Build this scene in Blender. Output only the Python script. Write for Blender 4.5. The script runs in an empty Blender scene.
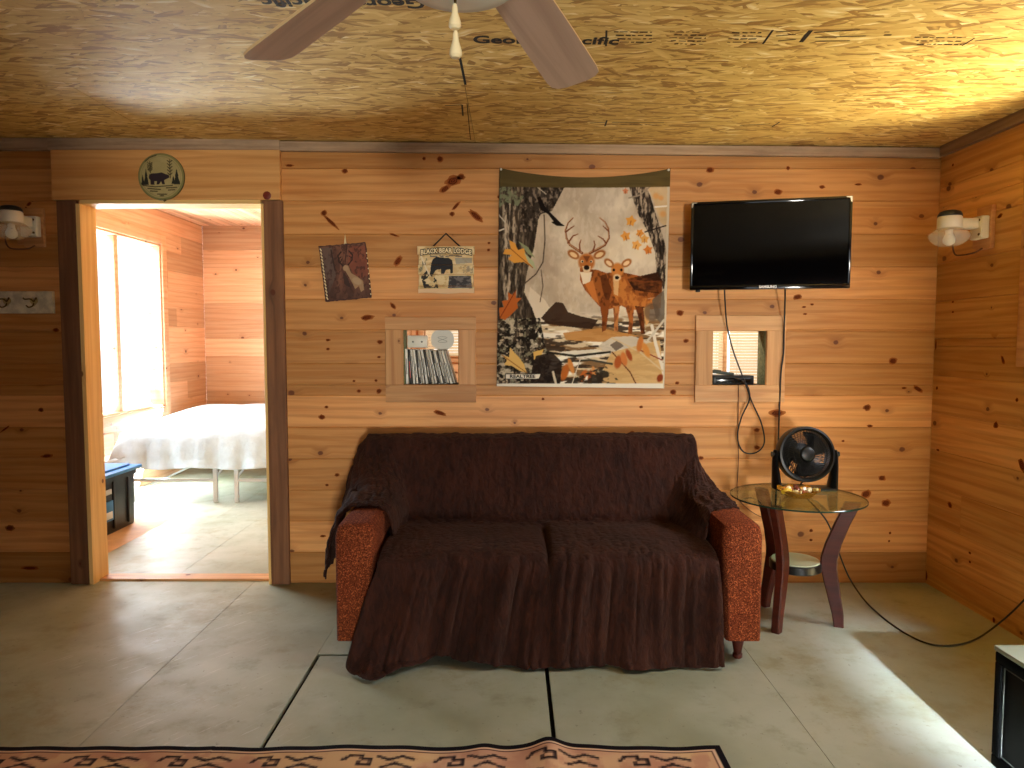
import bpy, bmesh, math, random
import numpy as np
from mathutils import Vector, Matrix

# ------------------------------------------------------------------ camera, world, lights, exposure
sc = bpy.context.scene
COL = sc.collection
F = 700.0                      # focal length in pixels of the 1024 x 768 frame
PITCH = math.atan(43.0 / F)
CAM = Vector((0.0, 0.0, 1.372))
WALL_Y = 3.90                  # face of the back wall boards

cd = bpy.data.cameras.new('camera')
cd.sensor_fit = 'HORIZONTAL'; cd.sensor_width = 36.0; cd.lens = 36.0 * F / 1024.0
cd.clip_start = 0.02
cam = bpy.data.objects.new('camera', cd); COL.objects.link(cam)
cam.location = CAM; cam.rotation_euler = (math.radians(90) - PITCH, 0, 0)
sc.camera = cam

sc.view_settings.view_transform = 'Standard'
sc.view_settings.look = 'None'
sc.view_settings.gamma = 1.0
sc.view_settings.use_curve_mapping = False
sc.view_settings.exposure = 0.08
sc.cycles.use_denoising = True
sc.cycles.max_bounces = 10
sc.cycles.diffuse_bounces = 6
sc.cycles.transparent_max_bounces = 16
sc.cycles.caustics_reflective = False
sc.cycles.caustics_refractive = False
sc.cycles.sample_clamp_indirect = 6.0

w = bpy.data.worlds.new('sky'); sc.world = w; w.use_nodes = True
w.node_tree.nodes['Background'].inputs[0].default_value = (0.86, 0.93, 1.0, 1)
w.node_tree.nodes['Background'].inputs[1].default_value = 2.2

def area(name, loc, target, sx, sy, power, color, spread=180):
    l = bpy.data.lights.new(name, 'AREA'); l.shape = 'RECTANGLE'; l.size = sx; l.size_y = sy
    l.energy = power; l.color = color; l.spread = math.radians(spread)
    o = bpy.data.objects.new(name, l); COL.objects.link(o)
    o.location = loc
    o.rotation_euler = (Vector(target) - Vector(loc)).to_track_quat('-Z', 'Y').to_euler()
    return o
# daylight outside the windows of the place, and a fill added in the back room
area('bedroom_window_daylight', (-4.35, 6.05, 2.35), (-2.2, 5.4, 0.6), 2.4, 2.2, 480, (0.80, 0.91, 1.0))
area('bedroom_ground_bounce', (-4.15, 6.2, 0.35), (-1.7, 3.1, 2.4), 2.0, 0.9, 950, (0.90, 0.96, 1.0))
area('side_window_ground_bounce', (3.0, 2.4, 0.25), (2.35, 2.45, 2.1), 0.9, 2.2, 620, (1.0, 0.88, 0.50))
area('side_window_daylight', (3.25, 2.2, 3.0), (1.6, 2.3, 0.9), 1.1, 2.0, 300, (0.93, 0.96, 1.0))
area('rear_door_daylight', (1.60, -8.5, 0.45), (1.0, 3.9, 1.2), 0.8, 0.9, 210, (1.0, 0.93, 0.80), 100)
area('rear_door_sky_gap', (1.40, -5.0, 3.0), (1.66, 2.40, 0.0), 0.3, 0.35, 6.5, (0.72, 0.80, 1.0), 4.4)
area('back_room_daylight', (1.2, 6.95, 1.9), (0.6, 4.2, 1.0), 3.0, 1.2, 90, (1.0, 0.97, 0.9))
area('back_room_added_fill', (0.8, 4.9, 2.42), (0.8, 5.6, 0.9), 0.4, 0.4, 60, (1.0, 0.88, 0.68))  # unseen fill, added to brighten the wall behind the openings

# ------------------------------------------------------------------ picture helpers: pixel -> point on a real plane
CP, SP = math.cos(PITCH), math.sin(PITCH)
def ray(u, v):
    a = (u - 512.0) / F; b = -(v - 384.0) / F
    return Vector((a, CP + b * SP, b * CP - SP))
def at(u, v, Y=WALL_Y):
    d = ray(u, v); return CAM + d * (Y / d.y)
def onz(u, v, z):
    d = ray(u, v); return CAM + d * ((z - CAM.z) / d.z)
def onx(u, v, x):
    d = ray(u, v); return CAM + d * (x / d.x)

# ------------------------------------------------------------------ mesh builder
class MB:
    def __init__(s):
        s.v = []; s.f = []; s.m = []; s.uv = []; s.tone = []
    def add(s, vs, fs, mat=0, uvs=None, tone=0.5):
        n = len(s.v); s.v += [tuple(p) for p in vs]
        for i, f in enumerate(fs):
            s.f.append(tuple(n + k for k in f)); s.m.append(mat); s.tone.append(tone)
            if uvs is None:
                nrm = None
                p = [Vector(vs[k]) for k in f]
                e = (p[1] - p[0]).cross(p[2] - p[0])
                ax = max(range(3), key=lambda q: abs(e[q]))
                s.uv.append([((q.y, q.z) if ax == 0 else (q.x, q.z) if ax == 1 else (q.x, q.y)) for q in p])
            else:
                s.uv.append([uvs[k] for k in f])
    def bm(s, b, mat=0, M=None, tone=0.5):
        b.verts.ensure_lookup_table()
        vs = [(M @ x.co) if M else x.co.copy() for x in b.verts]
        s.add(vs, [[x.index for x in f.verts] for f in b.faces], mat, None, tone); b.free()
    def box(s, lo, hi, bev=0.0, mat=0, M=None, seg=2, tone=0.5):
        lo = Vector(lo); hi = Vector(hi)
        b = bmesh.new(); bmesh.ops.create_cube(b, size=1.0)
        c = (lo + hi) / 2; d = hi - lo
        for x in b.verts: x.co = Vector((x.co.x * d.x, x.co.y * d.y, x.co.z * d.z)) + c
        if bev > 0:
            bmesh.ops.bevel(b, geom=b.edges[:], offset=min(bev, min(abs(q) for q in d) * 0.45), segments=seg, affect='EDGES', profile=0.5)
            b.verts.index_update()
        s.bm(b, mat, M, tone)
    def tube(s, pts, r, n=8, mat=0, cap=True, tone=0.5):
        pts = [Vector(p) for p in pts]; rs = r if isinstance(r, (list, tuple)) else [r] * len(pts)
        up = None; rings = []
        for i, p in enumerate(pts):
            t = (pts[min(i + 1, len(pts) - 1)] - pts[max(i - 1, 0)])
            if t.length < 1e-9: t = Vector((0, 0, 1))
            t.normalize()
            if up is None:
                up = Vector((0, 0, 1)) if abs(t.z) < 0.9 else Vector((1, 0, 0))
            a = t.cross(up)
            if a.length < 1e-6: a = t.cross(Vector((1, 0, 0.1)))
            a.normalize(); up = a.cross(t).normalized()
            rings.append([p + (a * math.cos(2 * math.pi * k / n) + up * math.sin(2 * math.pi * k / n)) * rs[i] for k in range(n)])
        s.loft(rings, mat, cap, tone)
    def loft(s, rings, mat=0, cap=True, tone=0.5, closed=True):
        n = len(rings[0]); vs = [p for q in rings for p in q]; fs = []
        for i in range(len(rings) - 1):
            for k in range(n if closed else n - 1):
                fs.append([i * n + k, i * n + (k + 1) % n, (i + 1) * n + (k + 1) % n, (i + 1) * n + k])
        if cap:
            fs.append(list(range(n))[::-1]); fs.append([(len(rings) - 1) * n + k for k in range(n)])
        s.add(vs, fs, mat, None, tone)
    def lathe(s, prof, M=None, n=32, mat=0, cap=False):
        rings = []
        for r, z in prof:
            q = [Vector((r * math.cos(2 * math.pi * k / n), r * math.sin(2 * math.pi * k / n), z)) for k in range(n)]
            rings.append([(M @ p) if M else p for p in q])
        s.loft(rings, mat, cap)
    def prism(s, outline, axis, d0, d1, mat=0):
        # outline: list of 2D points; axis: function (a, b, d) -> point
        s.loft([[axis(a, b, d0) for a, b in outline], [axis(a, b, d1) for a, b in outline]], mat, True)
    def grid(s, fn, nu, nv, mat=0, tone=0.5):
        vs = [fn(i / nu, j / nv) for j in range(nv + 1) for i in range(nu + 1)]
        uvs = [(i / nu, j / nv) for j in range(nv + 1) for i in range(nu + 1)]
        fs = [[j * (nu + 1) + i, j * (nu + 1) + i + 1, (j + 1) * (nu + 1) + i + 1, (j + 1) * (nu + 1) + i] for j in range(nv) for i in range(nu)]
        s.add(vs, fs, mat, uvs, tone)
    def board(s, o, along, across, normal, L, W, T=0.02, c=0.003, mat=0, tone=None):
        """one wooden board: o = corner on the FRONT face, chamfered on its long edges"""
        o = Vector(o); A = Vector(along); B = Vector(across); N = Vector(normal)
        tone = random.random() if tone is None else tone
        ru, rv = random.random() * 40, random.random() * 40
        prof = [(0, -T), (0, -c), (c, 0), (W - c, 0), (W, -c), (W, -T)]
        vs = []; uvs = []
        for a in (0, L):
            for b, d in prof:
                vs.append(o + A * a + B * b + N * d); uvs.append((ru + a, rv + b + d))
        fs = [[k, k + 6, (k + 1) % 6 + 6, (k + 1) % 6] for k in range(6)] + [[0, 1, 2, 3, 4, 5], [11, 10, 9, 8, 7, 6]]
        if A.cross(B).dot(N) < 0: fs = [f[::-1] for f in fs]
        fs = [f[::-1] for f in fs]
        s.add(vs, fs, mat, uvs, tone)
    def build(s, name, mats, parent=None, smooth=35, label=None):
        me = bpy.data.meshes.new(name); me.from_pydata(s.v, [], s.f)
        for m in (mats if isinstance(mats, (list, tuple)) else [mats]): me.materials.append(m)
        me.polygons.foreach_set('material_index', s.m)
        l = me.uv_layers.new(name='UVMap')
        l.data.foreach_set('uv', [c for f in s.uv for q in f for c in q])
        at_ = me.attributes.new('tone', 'FLOAT', 'FACE'); at_.data.foreach_set('value', s.tone)
        if smooth:
            me.polygons.foreach_set('use_smooth', [True] * len(me.polygons)); me.set_sharp_from_angle(angle=math.radians(smooth))
        me.update()
        o = bpy.data.objects.new(name, me); COL.objects.link(o)
        if parent: attach(o, parent)
        if label: o['label'] = label
        return o

def world_of(o):
    M = Matrix.LocRotScale(o.location, o.rotation_euler, o.scale)
    return (world_of(o.parent) @ o.matrix_parent_inverse @ M) if o.parent else M
def attach(o, parent):
    o.parent = parent; o.matrix_parent_inverse = world_of(parent).inverted()
def thing(name, label, cat, loc, group=None):
    o = bpy.data.objects.new(name, None); COL.objects.link(o); o.location = loc; o.empty_display_size = 0.1
    o['label'] = label; o['category'] = cat
    if group: o['group'] = group
    return o
def tag(o, label, cat, group=None):
    o['label'] = label; o['category'] = cat
    if group: o['group'] = group
    return o
def struct(o, label=None, cat=None):
    o['kind'] = 'structure'
    if label: o['label'] = label
    if cat: o['category'] = cat
    return o
def structure_root(name, loc, label, cat):
    o = bpy.data.objects.new(name, None); COL.objects.link(o); o.location = loc
    return struct(o, label, cat)
def copy_tree(o, parent=None):
    c = o.copy(); COL.objects.link(c)
    if parent: c.parent = parent
    for ch in list(o.children): copy_tree(ch, c)
    return c
def text_geo(body, size, extrude=0.0006, offset=0.0, shear=0.0):
    cu = bpy.data.curves.new('lettering', 'FONT'); cu.body = body; cu.size = size; cu.extrude = extrude; cu.offset = offset; cu.shear = shear
    cu.align_x = 'CENTER'; cu.align_y = 'CENTER'; cu.resolution_u = 4
    o = bpy.data.objects.new('lettering', cu); COL.objects.link(o)
    dg = bpy.context.evaluated_depsgraph_get(); e = o.evaluated_get(dg); me = e.to_mesh()
    vs = [v.co.copy() for v in me.vertices]; fs = [list(p.vertices) for p in me.polygons]
    e.to_mesh_clear(); bpy.data.objects.remove(o); bpy.data.curves.remove(cu)
    return vs, fs
def catmull(pts, n=8):
    P = [Vector(p) for p in pts]; P = [P[0] * 2 - P[1]] + P + [P[-1] * 2 - P[-2]]; out = []
    for i in range(1, len(P) - 2):
        for k in range(n):
            t = k / n; a, b, c, d = P[i - 1], P[i], P[i + 1], P[i + 2]
            out.append(0.5 * ((2 * b) + (c - a) * t + (2 * a - 5 * b + 4 * c - d) * t * t + (3 * b - a - 3 * c + d) * t ** 3))
    out.append(P[-2]); return out

# ------------------------------------------------------------------ materials
def srgb(r, g, b):
    f = lambda c: (c / 255 / 12.92) if c <= 10 else ((c / 255 + 0.055) / 1.055) ** 2.4
    return (f(r), f(g), f(b), 1.0)
class NT:
    def __init__(s, name):
        s.m = bpy.data.materials.new(name); s.m.use_nodes = True; s.t = s.m.node_tree
        s.p = s.t.nodes['Principled BSDF']; s.out = s.t.nodes['Material Output']
    def n(s, typ, **kw):
        x = s.t.nodes.new(typ)
        for k, val in kw.items():
            if k == 'i':
                for a, b in val.items(): s.set(x, a, b)
            else: setattr(x, k, val)
        return x
    def set(s, node, key, val):
        inp = node.inputs[key]
        if isinstance(val, bpy.types.NodeSocket): s.t.links.new(val, inp)
        else: inp.default_value = val
    def math(s, op, a, b=0.0, c=None, clamp=False):
        x = s.n('ShaderNodeMath', operation=op, use_clamp=clamp); s.set(x, 0, a); s.set(x, 1, b)
        if c is not None: s.set(x, 2, c)
        return x.outputs[0]
    def mapr(s, v, a, b, c=0.0, d=1.0, smooth=True):
        x = s.n('ShaderNodeMapRange'); x.interpolation_type = 'SMOOTHSTEP' if smooth else 'LINEAR'
        for k, q in enumerate((v, a, b, c, d)): s.set(x, k, q)
        return x.outputs[0]
    def mix(s, f, a, b, blend='MIX'):
        x = s.n('ShaderNodeMix', data_type='RGBA', blend_type=blend); s.set(x, 0, f); s.set(x, 6, a); s.set(x, 7, b); return x.outputs[2]
    def mapping(s, v, scale=(1, 1, 1), loc=(0, 0, 0), rot=(0, 0, 0)):
        x = s.n('ShaderNodeMapping'); s.set(x, 0, v); x.inputs['Scale'].default_value = scale; x.inputs['Location'].default_value = loc; x.inputs['Rotation'].default_value = rot
        return x.outputs[0]
    def noise(s, v, scale=1.0, detail=4.0, rough=0.55, dist=0.0, out=0):
        x = s.n('ShaderNodeTexNoise'); s.set(x, 'Vector', v); s.set(x, 'Scale', scale); s.set(x, 'Detail', detail); s.set(x, 'Roughness', rough); s.set(x, 'Distortion', dist)
        return x.outputs[out]
    def bump(s, h, strength=0.3, dist=0.01):
        x = s.n('ShaderNodeBump'); s.set(x, 'Height', h); s.set(x, 'Strength', strength); s.set(x, 'Distance', dist)
        s.t.links.new(x.outputs[0], s.p.inputs['Normal'])
    def base(s, c): s.set(s.p, 'Base Color', c)
def plain(name, c, rough=0.5, metal=0.0, bump=None, spec=0.5, var=0.0, vscale=30):
    k = NT(name); k.set(k.p, 'Roughness', rough); k.set(k.p, 'Metallic', metal); k.set(k.p, 'Specular IOR Level', spec)
    tc = k.n('ShaderNodeTexCoord').outputs['Object']
    if var:
        f = k.noise(tc, vscale, 5)
        k.base(k.mix(k.mapr(f, 0.3, 0.7), tuple(q * (1 - var) for q in c[:3]) + (1,), tuple(min(1, q * (1 + var)) for q in c[:3]) + (1,)))
    else: k.base(c)
    if bump: k.bump(k.noise(tc, bump[0], 4), bump[1], bump[2])
    return k.m

def pine(name, light, mid, dark, rough=0.5, knots=0.5, weather=0.0, tonevar=0.6):
    k = NT(name)
    uv = k.n('ShaderNodeUVMap', uv_map='UVMap').outputs[0]
    tone = k.n('ShaderNodeAttribute', attribute_name='tone').outputs['Fac']
    # knots: cells in metres
    S = 3.4
    kc = k.mapping(uv, (S, S * 1.25, 1))
    vo = k.n('ShaderNodeTexVoronoi', voronoi_dimensions='2D', feature='F1'); k.set(vo, 'Vector', kc); k.set(vo, 'Scale', 1.0); k.set(vo, 'Randomness', 1.0)
    sep = k.n('ShaderNodeSeparateColor'); k.set(sep, 0, vo.outputs['Color'])
    keep = k.math('GREATER_THAN', sep.outputs[0], 1 - knots)
    rad = k.math('MULTIPLY_ADD', sep.outputs[1], 0.05, 0.018)
    wob = k.math('MULTIPLY_ADD', k.noise(uv, 60, 2), 0.03, k.math('SUBTRACT', vo.outputs['Distance'], 0.015))
    kin = k.math('MULTIPLY', keep, k.mapr(wob, k.math('MULTIPLY', rad, 1.15), k.math('MULTIPLY', rad, 0.7)))
    halo = k.math('MULTIPLY', keep, k.mapr(wob, k.math('MULTIPLY', rad, 4.5), rad))
    # grain lines bending around knots
    off = k.math('MULTIPLY', halo, 0.02)
    comb = k.n('ShaderNodeCombineXYZ'); k.set(comb, 1, off)
    va = k.n('ShaderNodeVectorMath', operation='ADD'); k.set(va, 0, uv); k.set(va, 1, comb.outputs[0])
    g1 = k.noise(k.mapping(va.outputs[0], (1.3, 26, 1)), 1.0, 5, 0.6, 0.6)
    g2 = k.noise(k.mapping(va.outputs[0], (3.0, 150, 1)), 1.0, 3, 0.6, 0.2)
    wv = k.n('ShaderNodeTexWave', wave_type='BANDS', bands_direction='Y'); k.set(wv, 'Vector', k.mapping(va.outputs[0], (0.18, 1, 1)))
    k.set(wv, 'Scale', 6.0); k.set(wv, 'Distortion', 5.0); k.set(wv, 'Detail', 2.0); k.set(wv, 'Detail Scale', 0.9)
    ring = k.mapr(wv.outputs['Fac'], 0.55, 1.0)
    big = k.noise(k.mapping(uv, (0.8, 5, 1)), 1.0, 3)
    c = k.mix(k.mapr(g1, 0.35, 0.7), light, mid)
    c = k.mix(k.math('MULTIPLY', ring, 0.22), c, dark)
    c = k.mix(k.math('MULTIPLY', k.mapr(g2, 0.5, 0.8), 0.14), c, dark)
    c = k.mix(k.math('MULTIPLY', k.mapr(big, 0.5, 0.75), 0.35), c, mid)
    c = k.mix(k.math('MULTIPLY', halo, 0.3), c, dark)
    # board to board tone
    hs = k.n('ShaderNodeHueSaturation'); k.set(hs, 'Color', c); k.set(hs, 'Value', k.math('MULTIPLY_ADD', tone, tonevar, 1.0 - tonevar * 0.5)); k.set(hs, 'Saturation', k.math('MULTIPLY_ADD', tone, -0.06, 1.05))
    c = hs.outputs[0]
    c = k.mix(k.math('MULTIPLY', kin, 0.85), c, srgb(92, 40, 16))
    if weather:
        f = k.noise(k.mapping(uv, (3, 12, 1)), 1.0, 6, 0.7)
        c = k.mix(k.math('MULTIPLY', k.mapr(f, 0.4, 0.7), weather), c, srgb(70, 58, 50))
    k.base(c); k.set(k.p, 'Roughness', rough); k.set(k.p, 'Specular IOR Level', 0.35)
    k.bump(k.math('ADD', k.math('MULTIPLY', g2, 0.6), kin), 0.12, 0.003)
    return k.m
M = {}
M['pine'] = pine('knotty_pine', srgb(202, 146, 87), srgb(184, 123, 66), srgb(134, 79, 37), tonevar=0.6)
M['pine_right'] = pine('knotty_pine_amber', srgb(218, 170, 104), srgb(196, 140, 76), srgb(142, 90, 42), knots=0.6, tonevar=0.5)
M['pine_bed'] = pine('bedroom_pine', srgb(226, 188, 152), srgb(214, 168, 130), srgb(174, 122, 88), knots=0.55)
M['pine_clear'] = pine('clear_pine', srgb(222, 170, 112), srgb(206, 148, 90), srgb(168, 106, 58), knots=0.1, tonevar=0.2)
M['pine_frame'] = pine('frame_pine', srgb(206, 158, 108), srgb(186, 132, 84), srgb(140, 90, 52), knots=0.6, tonevar=0.3)
M['pine_pale'] = pine('pale_jamb_pine', srgb(232, 196, 130), srgb(220, 178, 110), srgb(190, 140, 80), knots=0.15, tonevar=0.2)
M['rough_brown'] = pine('rough_brown_wood', srgb(136, 94, 66), srgb(112, 74, 50), srgb(76, 47, 32), rough=0.8, knots=0.4, weather=0.3, tonevar=0.3)
M['grey_trim'] = pine('weathered_grey_wood', srgb(172, 146, 118), srgb(150, 122, 96), srgb(104, 80, 60), rough=0.8, knots=0.4, weather=0.35, tonevar=0.3)
M['knot'] = None

def knot_mat():
    k = NT('dark_knot'); uv = k.n('ShaderNodeUVMap', uv_map='UVMap').outputs[0]
    ln = k.n('ShaderNodeVectorMath', operation='LENGTH'); k.set(ln, 0, uv)
    d = k.math('MULTIPLY_ADD', k.noise(uv, 2.5, 3), 0.5, k.math('SUBTRACT', ln.outputs['Value'], 0.25))
    rings = k.math('SINE', k.math('MULTIPLY', d, 22.0))
    c = k.mix(k.mapr(rings, -1, 1), srgb(64, 24, 8), srgb(122, 56, 22))
    c = k.mix(k.mapr(d, 0.5, 0.9), c, srgb(156, 90, 42))
    k.base(c); k.set(k.p, 'Roughness', 0.7); k.set(k.p, 'Specular IOR Level', 0.1); return k.m
M['knot'] = knot_mat()

def osb():
    k = NT('strand_board'); tc = k.n('ShaderNodeTexCoord').outputs['Object']
    best = None; col = None
    warp = k.n('ShaderNodeVectorMath', operation='MULTIPLY_ADD'); k.set(warp, 0, k.noise(tc, 9, 2, out=1)); k.set(warp, 1, (0.03, 0.03, 0)); k.set(warp, 2, tc)
    for i, (rot, sx, sy, lift) in enumerate([(0.10, 9, 60, 0.22), (-0.34, 9, 46, 0.18), (0.45, 10, 52, 0.16), (1.15, 9, 36, -0.08), (-0.8, 9, 38, 0.02), (-0.02, 6, 62, 0.16)]):
        r = k.mapping(k.mapping(warp.outputs[0], (1, 1, 1), (0, 0, 0), (0, 0, rot)), (sx, sy, 1), (3.7 * i, 1.9 * i, 0))
        vo = k.n('ShaderNodeTexVoronoi', voronoi_dimensions='2D', feature='F1'); k.set(vo, 'Vector', r); k.set(vo, 'Scale', 1.0)
        sp = k.n('ShaderNodeSeparateColor'); k.set(sp, 0, vo.outputs['Color'])
        pri = k.math('ADD', sp.outputs[0], lift)
        shade = k.math('SUBTRACT', sp.outputs[1], k.math('MULTIPLY', vo.outputs['Distance'], 0.35))
        if best is None: best, col = pri, shade
        else:
            g = k.math('GREATER_THAN', pri, best)
            mx = k.n('ShaderNodeMix', data_type='FLOAT'); k.set(mx, 0, g); k.set(mx, 2, col); k.set(mx, 3, shade); col = mx.outputs[0]
            best = k.math('MAXIMUM', pri, best)
    fine = k.noise(k.mapping(tc, (18, 190, 1)), 1.0, 4, 0.6)
    v = k.math('MULTIPLY_ADD', k.math('SUBTRACT', fine, 0.5), 0.35, col)
    rp = k.n('ShaderNodeValToRGB'); k.set(rp, 0, v); e = rp.color_ramp.elements
    e[0].position = 0.0; e[0].color = srgb(160, 120, 60); e[1].position = 1.0; e[1].color = srgb(250, 236, 190)
    for p, cc in ((0.10, srgb(200, 160, 88)), (0.5, srgb(216, 182, 106)), (0.8, srgb(230, 200, 128))):
        q = e.new(p); q.color = cc
    big = k.noise(tc, 0.9, 3)
    c = k.mix(k.math('MULTIPLY', k.mapr(big, 0.4, 0.7), 0.2), rp.outputs[0], srgb(186, 142, 74))
    k.base(c); k.set(k.p, 'Roughness', 0.62); k.bump(v, 0.25, 0.004); return k.m
M['osb'] = osb()
M['ink'] = plain('printed_black_ink', srgb(38, 28, 18), 0.7)
M['ink_faint'] = plain('faded_ink', srgb(66, 44, 22), 0.8)

def painted_floor():
    k = NT('grey_painted_plywood'); tc = k.n('ShaderNodeTexCoord').outputs['Object']
    tone = k.n('ShaderNodeAttribute', attribute_name='tone').outputs['Fac']
    a = k.noise(tc, 1.3, 5); b = k.noise(tc, 6, 6, 0.65)
    c = k.mix(k.mapr(a, 0.35, 0.65), srgb(142, 146, 122), srgb(168, 172, 154))
    c = k.mix(k.math('MULTIPLY', k.mapr(b, 0.52, 0.75), 0.5), c, srgb(120, 120, 90))
    # worn places and scuffs
    sx_ = k.n('ShaderNodeSeparateXYZ'); k.set(sx_, 0, tc)
    s1 = k.noise(k.mapping(k.mapping(tc, rot=(0, 0, -0.9)), (6, 70, 1)), 1.0, 5, 0.7)
    zone = k.mapr(k.noise(tc, 1.1, 2, 0.5), 0.48, 0.62)
    c = k.mix(k.math('MULTIPLY', k.math('MULTIPLY', k.mapr(s1, 0.58, 0.68), k.math('MULTIPLY', zone, k.mapr(sx_.outputs[0], -0.4, -1.0))), 0.6), c, srgb(214, 212, 204))
    s2 = k.noise(tc, 34, 5, 0.7)
    c = k.mix(k.math('MULTIPLY', k.mapr(s2, 0.62, 0.70), 0.55), c, srgb(92, 84, 62))
    br = k.noise(k.mapping(tc, loc=(7, 3, 0)), 2.1, 6, 0.7)
    c = k.mix(k.math('MULTIPLY', k.mapr(br, 0.52, 0.68), 0.6), c, srgb(132, 124, 84))
    hs = k.n('ShaderNodeHueSaturation'); k.set(hs, 'Color', c); k.set(hs, 'Value', k.math('MULTIPLY_ADD', tone, 0.16, 0.92))
    k.base(hs.outputs[0]); k.set(k.p, 'Roughness', k.mapr(b, 0.3, 0.7, 0.45, 0.62)); k.bump(b, 0.06, 0.004); return k.m
M['floor'] = painted_floor()
M['plywood'] = plain('bare_plywood', srgb(196, 160, 112), 0.7, var=0.12, vscale=8)
M['dark_gap'] = plain('dark_underfloor', srgb(24, 20, 16), 0.95)
M['plain_wood'] = plain('plain_framing', srgb(170, 120, 74), 0.7, var=0.1, vscale=5)

def tweed():
    k = NT('rust_tweed'); tc = k.n('ShaderNodeTexCoord').outputs['Object']
    vo = k.n('ShaderNodeTexVoronoi'); k.set(vo, 'Vector', tc); k.set(vo, 'Scale', 300.0)
    a = k.noise(tc, 160, 3, 0.7); b = k.noise(tc, 7, 3)
    c = k.mix(k.mapr(a, 0.4, 0.62), srgb(88, 40, 22), srgb(130, 64, 34))
    c = k.mix(k.math('MULTIPLY', k.mapr(b, 0.4, 0.7), 0.35), c, srgb(112, 46, 26))
    sp = k.n('ShaderNodeSeparateColor'); k.set(sp, 0, vo.outputs['Color'])
    c = k.mix(k.math('GREATER_THAN', sp.outputs[0], 0.88), c, srgb(170, 92, 52))
    c = k.mix(k.math('LESS_THAN', sp.outputs[0], 0.14), c, srgb(70, 26, 14))
    k.base(c); k.set(k.p, 'Roughness', 0.95); k.set(k.p, 'Specular IOR Level', 0.15); k.bump(vo.outputs['Distance'], 0.7, 0.004); return k.m
M['tweed'] = tweed()

def plush(name, c0, c1, sheen):
    k = NT(name); tc = k.n('ShaderNodeTexCoord').outputs['Object']
    a = k.noise(k.mapping(tc, (1, 1, 0.35)), 38, 5, 0.65, 0.8); b = k.noise(tc, 5, 4); f = k.noise(tc, 420, 2)
    vo = k.n('ShaderNodeTexVoronoi', feature='DISTANCE_TO_EDGE'); k.set(vo, 'Vector', k.mapping(tc, (1, 1, 0.5))); k.set(vo, 'Scale', 26.0)
    c = k.mix(k.mapr(k.math('MULTIPLY_ADD', a, 0.6, k.math('MULTIPLY', b, 0.4)), 0.36, 0.66), c0, c1)
    k.base(c); k.set(k.p, 'Roughness', 0.85); k.set(k.p, 'Specular IOR Level', 0.2)
    k.set(k.p, 'Sheen Weight', sheen); k.set(k.p, 'Sheen Roughness', 0.45); k.set(k.p, 'Sheen Tint', (0.8, 0.5, 0.38, 1))
    h = k.math('ADD', k.math('MULTIPLY', a, 1.0), k.math('ADD', k.math('MULTIPLY', k.mapr(vo.outputs['Distance'], 0.0, 0.3), 0.22), k.math('MULTIPLY', f, 0.12)))
    k.bump(h, 0.8, 0.014); return k.m
M['throw'] = plush('brown_plush', srgb(34, 13, 7), srgb(56, 25, 14), 0.08)
M['throw_back'] = plush('throw_underside', srgb(66, 44, 34), srgb(104, 76, 60), 0.3)

def glass(name, tint, rough=0.0, ior=1.45):
    k = NT(name); t = k.n('ShaderNodeBsdfTransparent'); t.inputs[0].default_value = tint
    g = k.n('ShaderNodeBsdfGlossy'); g.inputs['Roughness'].default_value = rough
    lw = k.n('ShaderNodeLayerWeight'); lw.inputs[0].default_value = 0.5
    r0 = ((ior - 1) / (ior + 1)) ** 2; fr = k.math('MULTIPLY_ADD', k.math('POWER', lw.outputs['Facing'], 5.0), 1 - r0, r0)
    mx = k.n('ShaderNodeMixShader'); k.set(mx, 0, fr); k.set(mx, 1, t.outputs[0]); k.set(mx, 2, g.outputs[0])
    k.t.links.new(mx.outputs[0], k.out.inputs[0]); return k.m
M['pane'] = glass('window_glass', (0.97, 0.98, 0.98, 1))
M['table_glass'] = glass('green_table_glass', (0.80, 0.90, 0.80, 1), 0.02, 1.55)
M['glass_edge'] = plain('glass_edge', srgb(24, 52, 44), 0.08)
M['amber_glass'] = None
def amber():
    k = NT('amber_glass'); k.base(srgb(226, 150, 40)); k.set(k.p, 'Roughness', 0.08); k.set(k.p, 'Transmission Weight', 0.6); return k.m
M['amber_glass'] = amber()
M['cherry'] = pine('dark_cherry_wood', srgb(74, 28, 17), srgb(58, 20, 12), srgb(36, 12, 8), rough=0.42, knots=0.0, tonevar=0.2)
M['black'] = plain('black_plastic', srgb(13, 13, 13), 0.38, spec=0.3)
M['black_matte'] = plain('matte_black', srgb(13, 13, 12), 0.6, spec=0.2)
M['cabinet_black'] = plain('cabinet_black', srgb(10, 11, 10), 0.85, spec=0.05)
M['screen'] = plain('black_screen', srgb(2, 2, 3), 0.06, spec=0.22)
M['chrome'] = plain('bright_chrome', srgb(220, 220, 216), 0.2, 1.0)
M['white_plastic'] = plain('white_plastic', srgb(226, 222, 208), 0.4)
M['white_metal'] = plain('white_metal', srgb(224, 224, 224), 0.35)
M['cord'] = plain('black_cord', srgb(16, 14, 12), 0.5)
M['brown_cord'] = plain('brown_cord', srgb(92, 52, 24), 0.6)
M['white_bowl'] = plain('opal_glass', srgb(232, 238, 228), 0.22)
M['cream'] = plain('cream_pull', srgb(240, 222, 178), 0.35)
M['brass'] = plain('antique_brass', srgb(110, 92, 56), 0.35, 1.0)
M['blade'] = pine('taupe_blade', srgb(194, 170, 154), srgb(178, 154, 138), srgb(144, 120, 106), rough=0.45, knots=0.0, tonevar=0.1)
M['blade_edge'] = plain('blade_edge_cream', srgb(236, 204, 150), 0.5)
M['bed_white'] = plain('white_quilt', srgb(204, 224, 234), 0.9, bump=(40, 0.4, 0.01), var=0.06, vscale=14)
M['mattress'] = plain('mattress_ticking', srgb(200, 204, 206), 0.9)
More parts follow.
